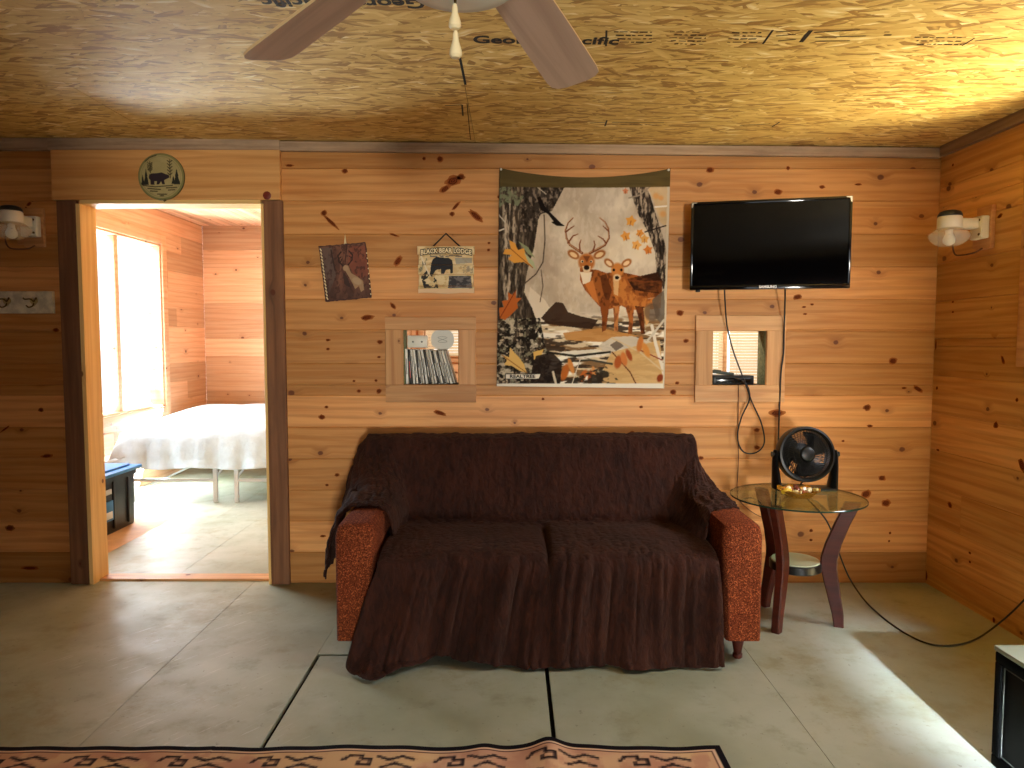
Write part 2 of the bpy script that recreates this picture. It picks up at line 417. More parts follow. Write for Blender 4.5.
M['blue_lid'] = plain('blue_plastic', srgb(44, 120, 190), 0.3)
M['tote_black'] = plain('tote_black', srgb(22, 26, 32), 0.4)
M['label_white'] = plain('paper_label', srgb(200, 214, 224), 0.6)
M['label_blue'] = plain('blue_label', srgb(58, 124, 190), 0.6)
M['blind'] = plain('cream_blind_slat', srgb(226, 214, 186), 0.5)
M['green_curtain'] = plain('mottled_green_lining', srgb(128, 134, 98), 0.9, var=0.35, vscale=70)
M['whitewash'] = plain('whitewashed_board', srgb(204, 196, 172), 0.75, var=0.25, vscale=22)
M['cabinet_top'] = plain('pale_green_top', srgb(158, 170, 148), 0.25)
M['red_plug'] = plain('dark_red_knot', srgb(110, 34, 20), 0.4)

# ------------------------------------------------------------------ a paint box: numpy pictures that become the colours of a real surface
def vnoise(w, h, cx, cy, seed, octv=3):
    rs = np.random.RandomState(seed); out = np.zeros((h, w)); amp = 1.0; tot = 0
    for o in range(octv):
        nx, ny = max(2, int(w / cx) + 2), max(2, int(h / cy) + 2)
        g = rs.rand(ny, nx)
        x = np.linspace(0, nx - 1.001, w); y = np.linspace(0, ny - 1.001, h)
        x0 = x.astype(int); y0 = y.astype(int); fx = x - x0; fy = y - y0
        fx = fx * fx * (3 - 2 * fx); fy = fy * fy * (3 - 2 * fy)
        a = g[np.ix_(y0, x0)]; b = g[np.ix_(y0, x0 + 1)]; c = g[np.ix_(y0 + 1, x0)]; d = g[np.ix_(y0 + 1, x0 + 1)]
        t = a * (1 - fx) + b * fx; q = c * (1 - fx) + d * fx
        out += amp * (t * (1 - fy[:, None]) + q * fy[:, None]); tot += amp
        amp *= 0.55; cx = max(1.0, cx / 2); cy = max(1.0, cy / 2)
    return out / tot
class Paint:
    """canvas in photo-like units; x right, y down"""
    def __init__(s, x0, y0, x1, y1, res, bg):
        s.w = int((x1 - x0) * res); s.h = int((y1 - y0) * res)
        xs = x0 + (np.arange(s.w) + 0.5) / res; ys = y0 + (np.arange(s.h) + 0.5) / res
        s.X, s.Y = np.meshgrid(xs, ys); s.res = res; s.x0 = x0; s.y0 = y0
        s.a = np.empty((s.h, s.w, 3)); s.a[:] = np.array(bg, float)
    def blend(s, m, col):
        c = np.array(col, float)
        if c.ndim == 1: c = c[None, None, :]
        s.a = s.a * (1 - m[..., None]) + c * m[..., None]
    def mask_poly(s, pts):
        P = np.array(pts, float); ins = np.zeros((s.h, s.w), bool); n = len(P)
        for i in range(n):
            x1, y1 = P[i]; x2, y2 = P[(i + 1) % n]
            if y1 == y2: continue
            cond = ((s.Y < max(y1, y2)) & (s.Y >= min(y1, y2)))
            ins ^= cond & (s.X < (x2 - x1) * (s.Y - y1) / (y2 - y1) + x1)
        return ins.astype(float)
    def poly(s, pts, col, al=1.0, tex=None): s.blend(s.mask_poly(pts) * al * (1 if tex is None else tex), col)
    def dist_seg(s, a, b):
        ax, ay = a; bx, by = b; dx, dy = bx - ax, by - ay; L = dx * dx + dy * dy + 1e-9
        t = np.clip(((s.X - ax) * dx + (s.Y - ay) * dy) / L, 0, 1)
        return np.hypot(s.X - ax - t * dx, s.Y - ay - t * dy), t
    def line(s, pts, w, col, w2=None, al=1.0):
        n = len(pts) - 1
        for i in range(n):
            d, t = s.dist_seg(pts[i], pts[i + 1])
            ww = w if w2 is None else w + (w2 - w) * (i + t) / n
            s.blend(np.clip((ww / 2 - d) * s.res + 0.5, 0, 1) * al, col)
    def ell(s, cx, cy, rx, ry, col, rot=0.0, al=1.0, soft=0.15):
        c, q = math.cos(rot), math.sin(rot); x = s.X - cx; y = s.Y - cy
        d = np.hypot((x * c + y * q) / rx, (-x * q + y * c) / ry)
        s.blend(np.clip((1 + soft - d) / (2 * soft), 0, 1) * al, col)
    def tex(s, cx, cy, seed, lo=0.4, hi=0.6, octv=4):
        n = vnoise(s.w, s.h, cx * s.res, cy * s.res, seed, octv); return np.clip((n - lo) / (hi - lo), 0, 1)
    def sample(s, px, py):
        i = np.clip(((px - s.x0) * s.res).astype(int), 0, s.w - 1); j = np.clip(((py - s.y0) * s.res).astype(int), 0, s.h - 1)
        c = np.clip(s.a[j, i] / 255.0, 0, 1)
        return np.where(c <= 0.04045, c / 12.92, ((c + 0.055) / 1.055) ** 2.4)
def print_mat(name, rough=0.8, spec=0.2, bumps=None):
    k = NT(name); a = k.n('ShaderNodeAttribute', attribute_name='print'); k.base(a.outputs['Color'])
    k.set(k.p, 'Roughness', rough); k.set(k.p, 'Specular IOR Level', spec)
    if bumps: k.bump(k.noise(k.n('ShaderNodeTexCoord').outputs['Object'], bumps[0], 3), bumps[1], bumps[2])
    return k.m
M['print_cloth'] = print_mat('printed_fleece', 0.9, 0.1, (500, 0.3, 0.002))
M['print_wood'] = print_mat('painted_wood', 0.6, 0.3, (90, 0.2, 0.002))
M['print_rug'] = print_mat('woven_rug_pile', 0.95, 0.05, (400, 0.6, 0.004))
def printed_grid(name, fn, nx, ny, paint, pfn, mat, parent=None, solid=0.0):
    """grid surface fn(s,t)->point, colours from paint at pfn(S,T)->(px,py)"""
    S, T = np.meshgrid(np.linspace(0, 1, nx + 1), np.linspace(0, 1, ny + 1))
    vs = fn(S, T).reshape(-1, 3)
    px, py = pfn(S, T); c = paint.sample(px.ravel(), py.ravel())
    idx = np.arange((nx + 1) * (ny + 1)).reshape(ny + 1, nx + 1)
    f = np.stack([idx[1:, :-1], idx[1:, 1:], idx[:-1, 1:], idx[:-1, :-1]], -1).reshape(-1, 4)
    me = bpy.data.meshes.new(name); me.from_pydata(vs.tolist(), [], f.tolist()); me.materials.append(mat)
    at_ = me.attributes.new('print', 'FLOAT_COLOR', 'POINT')
    at_.data.foreach_set('color', np.concatenate([c, np.ones((len(c), 1))], 1).ravel())
    me.polygons.foreach_set('use_smooth', [True] * len(me.polygons)); me.update()
    o = bpy.data.objects.new(name, me); COL.objects.link(o)
    if solid:
        m = o.modifiers.new('thickness', 'SOLIDIFY'); m.thickness = solid; m.offset = -1
    if parent: attach(o, parent)
    return o
def np_at(u, v, Y):
    a = (u - 512.0) / F; b = -(v - 384.0) / F
    dy = CP + b * SP; k = Y / dy
    return np.stack([a * k, Y + 0 * u, CAM.z + (b * CP - SP) * k], -1)

# ------------------------------------------------------------------ the room
random.seed(11)
XL, XR, YR, YB = -3.50, 2.35, -2.0, 8.0
PITCHZ = 0.178
def ceil_z(x): return 2.449 - 0.0098 * x
def clad(mb, o, A, N, L, H, openings, pitch, mat=0, lens=(2.4, 4.2), z0=0.0):
    """horizontal boards on a wall: o origin at floor, A along, N outward normal"""
    o = Vector(o); A = Vector(A); Z = Vector((0, 0, 1)); z = z0
    while z < H - 0.01:
        h = min(pitch, H - z); cuts = [0.0]; p = random.uniform(0.5, lens[1]) if lens[1] < 6 else lens[0]
        while p < L: cuts.append(p); p += random.uniform(*lens)
        cuts.append(L)
        for i in range(len(cuts) - 1):
            a0, a1 = cuts[i], cuts[i + 1]; tone = random.random()
            # strips of this board left over by the openings
            zs = sorted({z, z + h} | {q for op in openings for q in op[2:4] if z < q < z + h})
            for b0, b1 in zip(zs[:-1], zs[1:]):
                segs = [(a0, a1)]
                for (ox0, ox1, oz0, oz1) in openings:
                    if oz0 < (b0 + b1) / 2 < oz1:
                        segs = [q for (s0, s1) in segs for q in ((s0, min(s1, ox0)), (max(s0, ox1), s1)) if q[1] - q[0] > 0.002]
                for s0, s1 in segs:
                    mb.board(o + A * s0 + Z * b0, A, Z, N, s1 - s0 - 0.0012, b1 - b0, 0.02, 0.0035, mat, tone)
        z += h
def core(mb, o, A, N, L, H, openings, t0, t1, mat=1):
    o = Vector(o); A = Vector(A); N = Vector(N)
    xs = sorted({0, L} | {q for op in openings for q in op[:2]}); zs = sorted({0, H} | {q for op in openings for q in op[2:4]})
    for x0, x1 in zip(xs[:-1], xs[1:]):
        for z0, z1 in zip(zs[:-1], zs[1:]):
            if any(op[0] < (x0 + x1) / 2 < op[1] and op[2] < (z0 + z1) / 2 < op[3] for op in openings): continue
            p = o + A * x0 - N * t0 + Vector((0, 0, z0)); q = o + A * x1 - N * t1 + Vector((0, 0, z1))
            mb.box([min(p[i], q[i]) for i in range(3)], [max(p[i], q[i]) for i in range(3)], 0, mat)

# floor: painted sheets with joints, a hatch opening before the sofa
fl = MB()
HX0, HX1, HY1, HY0 = -0.845, 0.145, 2.985, 1.2
def sheet(x0, x1, y0, y1, mat=0, z=0.0): fl.box((x0 + .0008, y0 + .0008, z - 0.018), (x1 - .0008, y1 - .0008, z), 0.0006, mat, seg=1, tone=random.random())
g = 0.008
for x0, x1, y0, y1 in [(-3.5, -1.47, -2.0, 4.02), (-1.47, HX0 - g, -2, 4.02), (HX0 - g, HX1 + g, HY1 + g, 4.02), (HX0 - g, HX1 + g, -2, HY0 - g), (HX1 + g, 1.04, -2, 4.02), (1.04, 2.36, -2, 4.02)]:
    sheet(x0, x1, y0, y1)
for x0, x1, y0, y1, m_ in [(-3.5, -2.62, 4.06, 5.36, 2), (-2.62, -1.96, 4.06, 5.36, 0), (-1.96, -1.0, 4.06, 5.36, 0), (-3.5, -2.3, 5.36, 8.0, 0), (-2.3, -1.0, 5.36, 8.0, 0), (-1.0, 2.5, 4.06, 8.0, 0)]:
    sheet(x0, x1, y0, y1, m_)
fl.box((-3.6, -2.1, -0.09), (2.5, 8.1, -0.05), 0, 1)
for lo_, hi_ in [((-3.66, -2.16, -.09), (-3.499, 8.16, -.001)), ((2.361, -2.16, -.09), (2.52, 8.16, -.001)), ((-3.66, -2.16, -.09), (2.52, -2.001, -.001)), ((-3.66, 8.001, -.09), (2.52, 8.16, -.001))]: fl.box(lo_, hi_, 0, 1)  # unseen edge boxes, added to keep light from leaking under the walls
struct(fl.build('floor', [M['floor'], M['dark_gap'], M['plywood']]), 'worn grey painted plywood floor', 'floor')
h = MB(); h.box((HX0 + g, HY0 + g, -0.018), (HX1 - g, HY1 - g, 0.0), 0.0012, 0, seg=1, tone=0.7)
ho = h.build('floor_hatch', M['floor']); tag(ho, 'grey painted hatch set flush in the floor before the sofa, dark gap around it', 'hatch')

# ceiling of strand board sheets
ce = MB()
for x0, x1, y0, y1 in [(-3.5, -1.9, 3.03, 4.02), (-1.9, -0.20, 3.03, 4.02), (-0.20, 2.35, 3.03, 4.02), (-3.5, -2.4, 1.81, 3.03), (-2.4, -0.20, 1.81, 3.03), (-0.20, 2.35, 1.81, 3.03), (-3.5, -1.0, 0.59, 1.81), (-1.0, 1.4, 0.59, 1.81), (1.4, 2.35, 0.59, 1.81), (-3.5, 2.35, -2.1, 0.59)]:
    z = [ceil_z(x0), ceil_z(x1)]; e = .0015
    P = [(x0 + e, y0 + e, z[0]), (x1 - e, y0 + e, z[1]), (x1 - e, y1 - e, z[1]), (x0 + e, y1 - e, z[0])]
    ce.add(P + [(a, b, c + .012) for a, b, c in P], [[0, 1, 2, 3][::1], [7, 6, 5, 4], [0, 4, 5, 1], [1, 5, 6, 2], [2, 6, 7, 3], [3, 7, 4, 0]], 0)
ce.box((XL - .1, YR - .1, 2.50), (XR + .1, 4.03, 2.56), 0, 1)
ceil = struct(ce.build('ceiling', [M['osb'], M['dark_gap']], smooth=0), 'strand board sheet ceiling', 'ceiling')
# printing on the sheets
def on_ceiling(mb, body, u, v, height, mirror=False, turn=False, shear=0.0, size_x=1.0, bold=0.0, mat=0):
    z = ceil_z(0); p = onz(u, v, z); vs, fs = text_geo(body, height, 0.0004, bold, shear)
    out = []
    for q in vs:
        x, y = q.x * size_x, q.y
        if turn: x, y = -x, -y
        X = p.x + x; Y = p.y - y      # read from below: letter tops point to the camera
        out.append((X, Y, ceil_z(X) - 0.0012 + q.z))
    mb.add(out, fs, mat)
tx = MB()
on_ceiling(tx, 'Georgia-Pacific', 546, 40, 0.085, bold=0.0022, size_x=1.02)
on_ceiling(tx, 'Georgia-Pacific', 343, 4, 0.085, turn=True, bold=0.0022, size_x=1.02)
def dashes(mb, u0, u1, v, rows, dv, seed, mat=1, hgt=0.010):
    rs = random.Random(seed)
    for r in range(rows):
        u = u0 + rs.uniform(0, 8)
        while u < u1 - rs.uniform(0, 8):
            L = rs.uniform(2, 9); p = onz(u, v + r * dv, ceil_z(0)); q = onz(min(u + L, u1), v + r * dv + rs.uniform(-.3, .3), ceil_z(0))
            hh = hgt * rs.uniform(.5, 1)
            z0, z1 = ceil_z(p.x) - .001, ceil_z(q.x) - .001
            mb.add([(p.x, p.y - hh / 2, z0), (q.x, q.y - hh / 2, z1), (q.x, q.y + hh / 2, z1), (p.x, p.y + hh / 2, z0)], [[0, 1, 2, 3]], mat)
            u += L + rs.uniform(1, 3)
dashes(tx, 612, 652, 30.5, 4, 3.4, 3); dashes(tx, 668, 706, 30, 5, 3.0, 4); dashes(tx, 727, 762, 30, 4, 3.2, 5); dashes(tx, 878, 892, 28, 2, 3, 6); dashes(tx, 912, 962, 33, 3, 3.4, 7)
def slash(u0, v0, u1, v1, wd, mat=0):
    p = onz(u0, v0, ceil_z(0)); q = onz(u1, v1, ceil_z(0))
    d = (q - p).normalized(); nrm = Vector((-d.y, d.x, 0)) * wd / 2
    tx.add([(a.x, a.y, ceil_z(a.x) - .0012) for a in (p - nrm, q - nrm, q + nrm, p + nrm)], [[0, 1, 2, 3]], mat)
slash(606.5, 29, 606, 45, .007); slash(763, 41, 773, 27, .008); slash(801, 39, 811, 27, .016); slash(814, 29, 860, 26, .006)
for a in [(776, 29, 800, 27), (776, 33, 796, 31), (778, 38, 796, 36), (815, 34, 866, 32), (815, 38, 850, 37), (962, 41, 975, 33), (975, 36, 1008, 32)]: slash(*a, .006, 1)
for a in [(590, 122, 606, 121), (607, 119, 605, 125), (612, 121, 664, 121), (740, 123, 770, 121), (772, 124, 780, 119), (445, 106, 462, 105), (462, 105, 463, 116)]: slash(*a, .008, 0)
dashes(tx, 612, 664, 121, 2, 2.2, 9, 0, .008)
tx.build('printed_lettering', [M['ink'], M['ink_faint']], ceil, smooth=0, label='black printing on the sheets')
# dark gap showing between two sheets
sg = MB()
for u0, v0, u1, v1, wd in [(459.5, 56, 465.5, 85, .010), (467, 104, 470.5, 140, .004)]:
    p = onz(u0, v0, ceil_z(0)); q = onz(u1, v1, ceil_z(0)); z = ceil_z(p.x) - .0008
    sg.add([(p.x - wd / 2, p.y, z), (q.x - wd / 2, q.y, z), (q.x + wd / 2, q.y, z), (p.x + wd / 2, p.y, z)], [[0, 1, 2, 3]], 0)
sg.build('sheet_gap', [M['dark_gap']], ceil, smooth=0, label='open dark seam between sheets')

# back wall with a doorway and two small openings
DX0, DX1, DZ = -2.36, -1.366, 2.12
def rect_at(u0, v0, u1, v1, Y=WALL_Y):
    a = at(u0, v1, Y); b = at(u1, v0, Y); return (a.x, b.x, a.z, b.z)
OPL = rect_at(404, 330, 458.5, 384.5); OPR = rect_at(711.5, 331, 766, 385)
ops = [(a - XL, b - XL, c, d) for a, b, c, d in [(DX0 - .02, DX1 + .02, 0, DZ + .02), OPL, OPR]]
wb = MB()
clad(wb, (XL, WALL_Y, 0), (1, 0, 0), (0, -1, 0), XR - XL, 2.50, ops, PITCHZ, lens=(6.0, 7.0))
core(wb, (XL, WALL_Y, 0), (1, 0, 0), (0, -1, 0), XR - XL, 2.66, ops, 0.02, 0.12)
# the big knots that show in the photo, set in the boards
def knot(u, v, ru, rv, ang=0.0, Y=WALL_Y, mb=None, plane='y', X=None, n=14):
    mb = mb or wb; s = 0.0056 if plane == 'y' else 0.005
    vs = []; uvs = []; p = at(u, v, Y) if plane == 'y' else onx(u, v, X); rs = random.Random(int(u * 7 + v))
    for k in range(n):
        t = 2 * math.pi * k / n; rr = 1 + rs.uniform(-.18, .18)
        a, b = ru * s * math.cos(t) * rr, rv * s * math.sin(t) * rr
        x, z = a * math.cos(ang) - b * math.sin(ang), a * math.sin(ang) + b * math.cos(ang)
        vs.append((p.x + x, p.y - .0006, p.z + z) if plane == 'y' else (p.x - .0006, p.y - x, p.z + z)); uvs.append((math.cos(t) * rr, math.sin(t) * rr))
    mb.add(vs, [list(range(n))], 2, uvs)
for a in [(445, 189, 6, 3, .6), (453, 181, 8, 5, .3), (461, 177, 4, 3), (440, 159, 3.4, 3.2), (424, 158.5, 2, 1.8), (345, 171, 3, 2.4), (289.5, 165.5, 4.5, 1.4), (476, 216, 9, 3, -.7) , (456, 206, 6, 1.6, .8), (452, 214, 2.5, 2.5),
          (331, 222, 10, 1.8, -.75), (324, 213, 3, 3), (394, 235, 5, 1.2, -.3), (398, 261, 6, 3, .9), (393, 306, 4, 2, -.9), (367, 317.5, 7, 2.8, .15), (328, 340, 2.6, 1.4), (328, 349, 2, 1.5), (380, 342, 3.2, 2.3), (379, 357, 2, 1.2),
          (354, 381, 1.6, 1.2), (376, 380.5, 1.7, 1.5), (359, 391, 2.2, 1.8), (379, 391, 3, 2.6), (326.5, 407, 2, 1.4), (322, 417, 3.6, 2.6), (440, 413, 7, 2.2, -.3), (337, 475, 2.6, 1.8), (327, 485, 2, 1.4), (323, 536, 3, 1.4),
          (500, 197, 3, 2), (489, 243, 1.6, 1.2), (488.5, 250, 1.8, 1.6), (710, 170, 4, 3), (788, 168, 2, 2), (778, 192, 4.5, 2.8, .1), (822, 187, 3, 1.8), (858, 184.5, 4, 1.2), (797.5, 297, 5, 2.4, .2), (804, 307, 2.2, 1), (805, 314, 2.2, 1), (812, 304.5, 2, 1.2),
          (686, 341, 3, 2.2), (673, 392, 3.5, 2.8), (677, 383, 2.4, 1.6), (680, 313, 4, 3), (893, 361, 4.4, 3.4), (867, 407.5, 4, 3.2), (870, 426, 3, 1.6), (777, 413, 8, 3.6), (757, 430, 3, 2.2), (757, 447.5, 3.4, 2.4, -.2),
          (843, 441, 1.6, 1.2), (866, 494, 5.5, 4, .4), (886, 503, 5, 3.8), (882, 478, 4, 3), (811, 530.5, 2, 1.8), (811, 540, 1.8, 1.4), (890, 533, 1.2, 1.4), (889, 541, 1.2, 1.2), (904, 388, 3, 1.2), (918, 389, 6, 2.4, -.5),
          (29, 204, 3, 1.5, .7), (26, 208, 1.2, 1.2), (56, 330, 3.2, 2.2), (41, 410, 3, 2.2, -.2), (47, 456, 6, 2, .1), (10, 528, 5, 3), (30, 568, 10, 2), (5, 429, 6, 1, .6), (701, 458, 3, 2), (641, 407, 2, 1.4), (543, 399, 1.6, 1.4), (632, 433, 3.4, 2)]:
    knot(*a)
for u0, v0, u1, v1 in [(866, 184, 946, 176), (835, 186, 800, 190)]:
    pass
struct(wb.build('wall_back', [M['pine'], M['plain_wood'], M['knot']], smooth=0), 'knotty pine board wall behind the sofa', 'wall')

def frame_parts(root, boards):
    for nm, args, mat in boards:
        mb = MB(); mb.board(*args); mb.build(nm, M[mat], root, smooth=0)
# doorway trim
d1 = structure_root('door_1', (-1.87, 3.9, 0), 'open doorway to the bedroom with rough brown posts and a pale header', 'doorway')
def vboard(name, x0, x1, z0, z1, yf, T, mat, root, c=.003, mb=None):
    m_ = MB(); m_.board((x0, yf, z0), (0, 0, 1), (1, 0, 0), (0, -1, 0), z1 - z0, x1 - x0, T, c); return m_.build(name, M[mat], root, smooth=0)
def hboard(name, x0, x1, z0, z1, yf, T, mat, root, c=.003):
    m_ = MB(); m_.board((x0, yf, z0), (1, 0, 0), (0, 0, 1), (0, -1, 0), x1 - x0, z1 - z0, T, c); return m_.build(name, M[mat], root, smooth=0)
vboard('casing', -2.492, -2.382, 0, 2.138, 3.878, .022, 'rough_brown', d1)
vboard('casing', -1.366, -1.256, 0, 2.138, 3.878, .022, 'rough_brown', d1)
hd = hboard('header', -2.505, -1.262, 2.140, 2.408, 3.868, .032, 'pine_clear', d1)
pl_ = MB(); pm = Matrix.Translation(at(267, 195.5, 3.868)) @ Matrix.Rotation(math.radians(90), 4, 'X'); pl_.lathe([(0.0, .003), (.012, .003), (.0225, .001), (.0225, -.004)], pm, 20); pl_.build('knot', M['red_plug'], hd, label='dark red knot')
jb = MB(); jb.board((-2.36, 3.872, 0), (0, 0, 1), (0, 1, 0), (1, 0, 0), 2.12, .15, .022, .002); jb.build('side_jamb', M['pine_pale'], d1, smooth=0)
jb = MB(); jb.board((-1.372, 3.872, 0), (0, 0, 1), (0, 1, 0), (-1, 0, 0), 2.12, .15, .014, .002); jb.build('side_jamb', M['pine_pale'], d1, smooth=0)
jb = MB(); jb.board((-2.36, 3.872, 2.12), (1, 0, 0), (0, 1, 0), (0, 0, -1), .988, .15, .022, .002); jb.build('head_jamb', M['pine_pale'], d1, smooth=0)
jb = MB(); jb.board((-2.36, 3.93, .012), (1, 0, 0), (0, 1, 0), (0, 0, 1), .99, .10, .014, .003); jb.build('threshold', M['pine_frame'], d1, smooth=0)

def small_window(name, op, uv_out, label):
    x0, x1, z0, z1 = op; O = rect_at(*uv_out)
    r = structure_root(name, ((x0 + x1) / 2, 3.9, z0), label, 'opening')
    hboard('frame_rail', O[0], O[1], z1, O[3], 3.880, .02, 'pine_frame', r)
    hboard('frame_rail', O[0], O[1], O[2], z0, 3.880, .02, 'pine_frame', r)
    vboard('frame_stile', O[0], x0, z0, z1, 3.881, .02, 'pine_frame', r)
    vboard('frame_stile', x1, O[1], z0, z1, 3.881, .02, 'pine_frame', r)
    for xa, xb in ((x0 - .012, x0 + .002), (x1 - .002, x1 + .012)):
        s_ = MB(); s_.box((xa, 3.901, z0), (xb, 4.021, z1), .001); s_.build('jamb_lining', M['green_curtain'], r, label='mottled grey green lining')
    s_ = MB(); s_.box((x0, 3.895, z0 - .012), (x1, 4.10, z0), .002); s_.build('sill', M['black_matte'] if name == 'window_2' else M['pine_frame'], r)
    return r
small_window('window_2', OPL, (386.5, 317, 476, 402), 'pine framed square opening through the wall holding a row of cases')
small_window('window_3', OPR, (694, 315.5, 785, 402), 'pine framed square opening under the television')

# other walls
WIN_R = (1.45, 3.15, 1.345, 2.10)     # window in the right wall: y0, y1, z0, z1
wr = MB(); oR = [(WIN_R[0] - YR, WIN_R[1] - YR, WIN_R[2], WIN_R[3])]
clad(wr, (XR, YR, 0), (0, 1, 0), (-1, 0, 0), 6.5 - YR, 2.50, oR, 0.205, lens=(2.6, 4.4), z0=-0.05)
core(wr, (XR, YR, 0), (0, 1, 0), (-1, 0, 0), 6.5 - YR, 2.66, oR, 0.02, 0.14)
for a in [(996, 425, 3.4, 3.6), (1022, 465, 4, 7, .5), (938, 450, 3, 1.2), (950, 505, 3, 4, 1.2), (953, 302, 2, 1.2), (953, 312, 2, 1.2), (936, 345, 1.6, 6), (1003, 360, 5, 2, -1.1), (937, 388, 2, 2), (1017, 400, 2, 2), (926, 575, 3, 6, .2), (924, 560, 2, 4), (994, 620, 2, 3), (1000, 216, 4, 2, .3), (953, 165, 1.6, 1.6), (970, 553, 2, 1.4), (970, 562, 2, 1.4)]:
    knot(*a, plane='x', X=XR, mb=wr) if len(a) == 5 else knot(a[0], a[1], a[2], a[3], 0.0, plane='x', X=XR, mb=wr)
struct(wr.build('wall_right', [M['pine_right'], M['plain_wood'], M['knot']], smooth=0), 'amber knotty pine board wall at the side', 'wall')
WIN_B = (5.05, 7.03, 0.72, 2.33)
wl = MB(); oL = [(WIN_B[0] - YR, WIN_B[1] - YR, WIN_B[2], WIN_B[3])]
clad(wl, (XL, 4.0, 0), (0, 1, 0), (1, 0, 0), YB - 4.0, 2.72, [(WIN_B[0] - 4.0, WIN_B[1] - 4.0, WIN_B[2], WIN_B[3])], 0.19, lens=(2.6, 4.4)); clad(wl, (XL, YR, 0), (0, 1, 0), (1, 0, 0), 4.0 - YR, 2.5, [], 0.19, 2, lens=(2.6, 4.4))  # main-room stretch is out of view, its boards darkened to cut bounced light
core(wl, (XL, YR, 0), (0, 1, 0), (1, 0, 0), YB - YR, 2.8, oL, 0.02, 0.14)
struct(wl.build('wall_left', [M['pine_bed'], M['plain_wood'], M['rough_brown']], smooth=0), 'pine board wall with the bedroom window', 'wall')
wbr = MB(); clad(wbr, (XL, YB, 0), (1, 0, 0), (0, -1, 0), 2.6, 2.72, [], 0.20, lens=(2.6, 4.4)); core(wbr, (XL, YB, 0), (1, 0, 0), (0, -1, 0), 2.6, 2.8, [], .02, .1)
struct(wbr.build('wall_bedroom', [M['pine_bed'], M['plain_wood']], smooth=0), 'pine board wall behind the bed', 'wall')
wp = MB(); wp.box((-1.0, 4.021, 0), (-0.9, YB + .1, 2.8), 0, 0); struct(wp.build('wall_partition', [M['plain_wood']]), 'partition between bedroom and back room', 'wall')
cb = MB(); x = XL
while x < -1.0:
    cb.board((x, 4.02, 2.67), (0, 1, 0), (1, 0, 0), (0, 0, -1), YB - 4.02, .085, .015, .006); x += .085
cb.box((XL - .1, 4.03, 2.69), (-.95, YB + .1, 2.75), 0, 1)
struct(cb.build('ceiling_bedroom', [M['pine_bed'], M['plain_wood']], smooth=0), 'narrow pine board ceiling of the bedroom', 'ceiling')
cr = MB(); cr.box((-.9, 4.021, 2.5), (XR + .1, 6.5, 2.55), 0, 0); struct(cr.build('ceiling_back_room', [M['plain_wood']]), 'ceiling of the back room', 'ceiling')
WBW = [(-0.79, -0.02, 1.23, 2.05), (1.55, 2.28, 0.86, 2.05)]
wk = MB(); oK = [(a + .9, b + .9, c, d) for a, b, c, d in WBW]
clad(wk, (-.9, 6.3, 0), (1, 0, 0), (0, -1, 0), XR + .9, 2.5, oK, 0.09, lens=(2, 3)); core(wk, (-.9, 6.3, 0), (1, 0, 0), (0, -1, 0), XR + .9, 2.5, oK, .02, .12)
struct(wk.build('wall_back_room', [M['pine_bed'], M['plain_wood']], smooth=0), 'pine wall of the back room seen through the openings', 'wall')
RD = (-0.40, 1.80, 0.0, 2.10)
wq = MB(); oQ = [(RD[0] - XL, RD[1] - XL, RD[2], RD[3])]
clad(wq, (XL, YR, 0), (1, 0, 0), (0, 1, 0), XR - XL, 2.5, oQ, PITCHZ); core(wq, (XL, YR, 0), (1, 0, 0), (0, 1, 0), XR - XL, 2.66, oQ, .02, .14)
struct(wq.build('wall_rear', [M['rough_brown'], M['plain_wood']], smooth=0), 'pine board wall behind the viewer', 'wall')  # out of view; brown boards chosen dark to lower the ambient light

# crown boards
t1 = MB()
for x0, x1 in [(-3.5, -2.52), (-2.52, -1.262), (-1.262, 2.335)]:
    za = ceil_z((x0 + x1) / 2) ; T = .028 if x1 < -2 or x0 > -1.5 else .03
    v0, f0 = len(t1.v), len(t1.f)
    t1.board((x0, 3.9 - T, 2.408 - .0098 * (0 if x1 < -1 else x0 + 1.26) - (0.0 if x1 < -1 else .004)), (1, 0, -.0098 if x0 > -1.5 else -.0), (0, 0, 1), (0, -1, 0), x1 - x0 - .001, .066 if x1 < -1 else .052, T, .003)
struct(t1.build('trim_1', M['grey_trim'], smooth=0), 'weathered grey board along the top of the back wall', 'trim')
t2 = MB(); t2.board((XR - .028, YR, 2.372), (0, 1, 0), (0, 0, 1), (-1, 0, 0), 5.87, .06, .028, .003)
struct(t2.build('trim_2', M['grey_trim'], smooth=0), 'weathered grey board along the top of the side wall', 'trim')

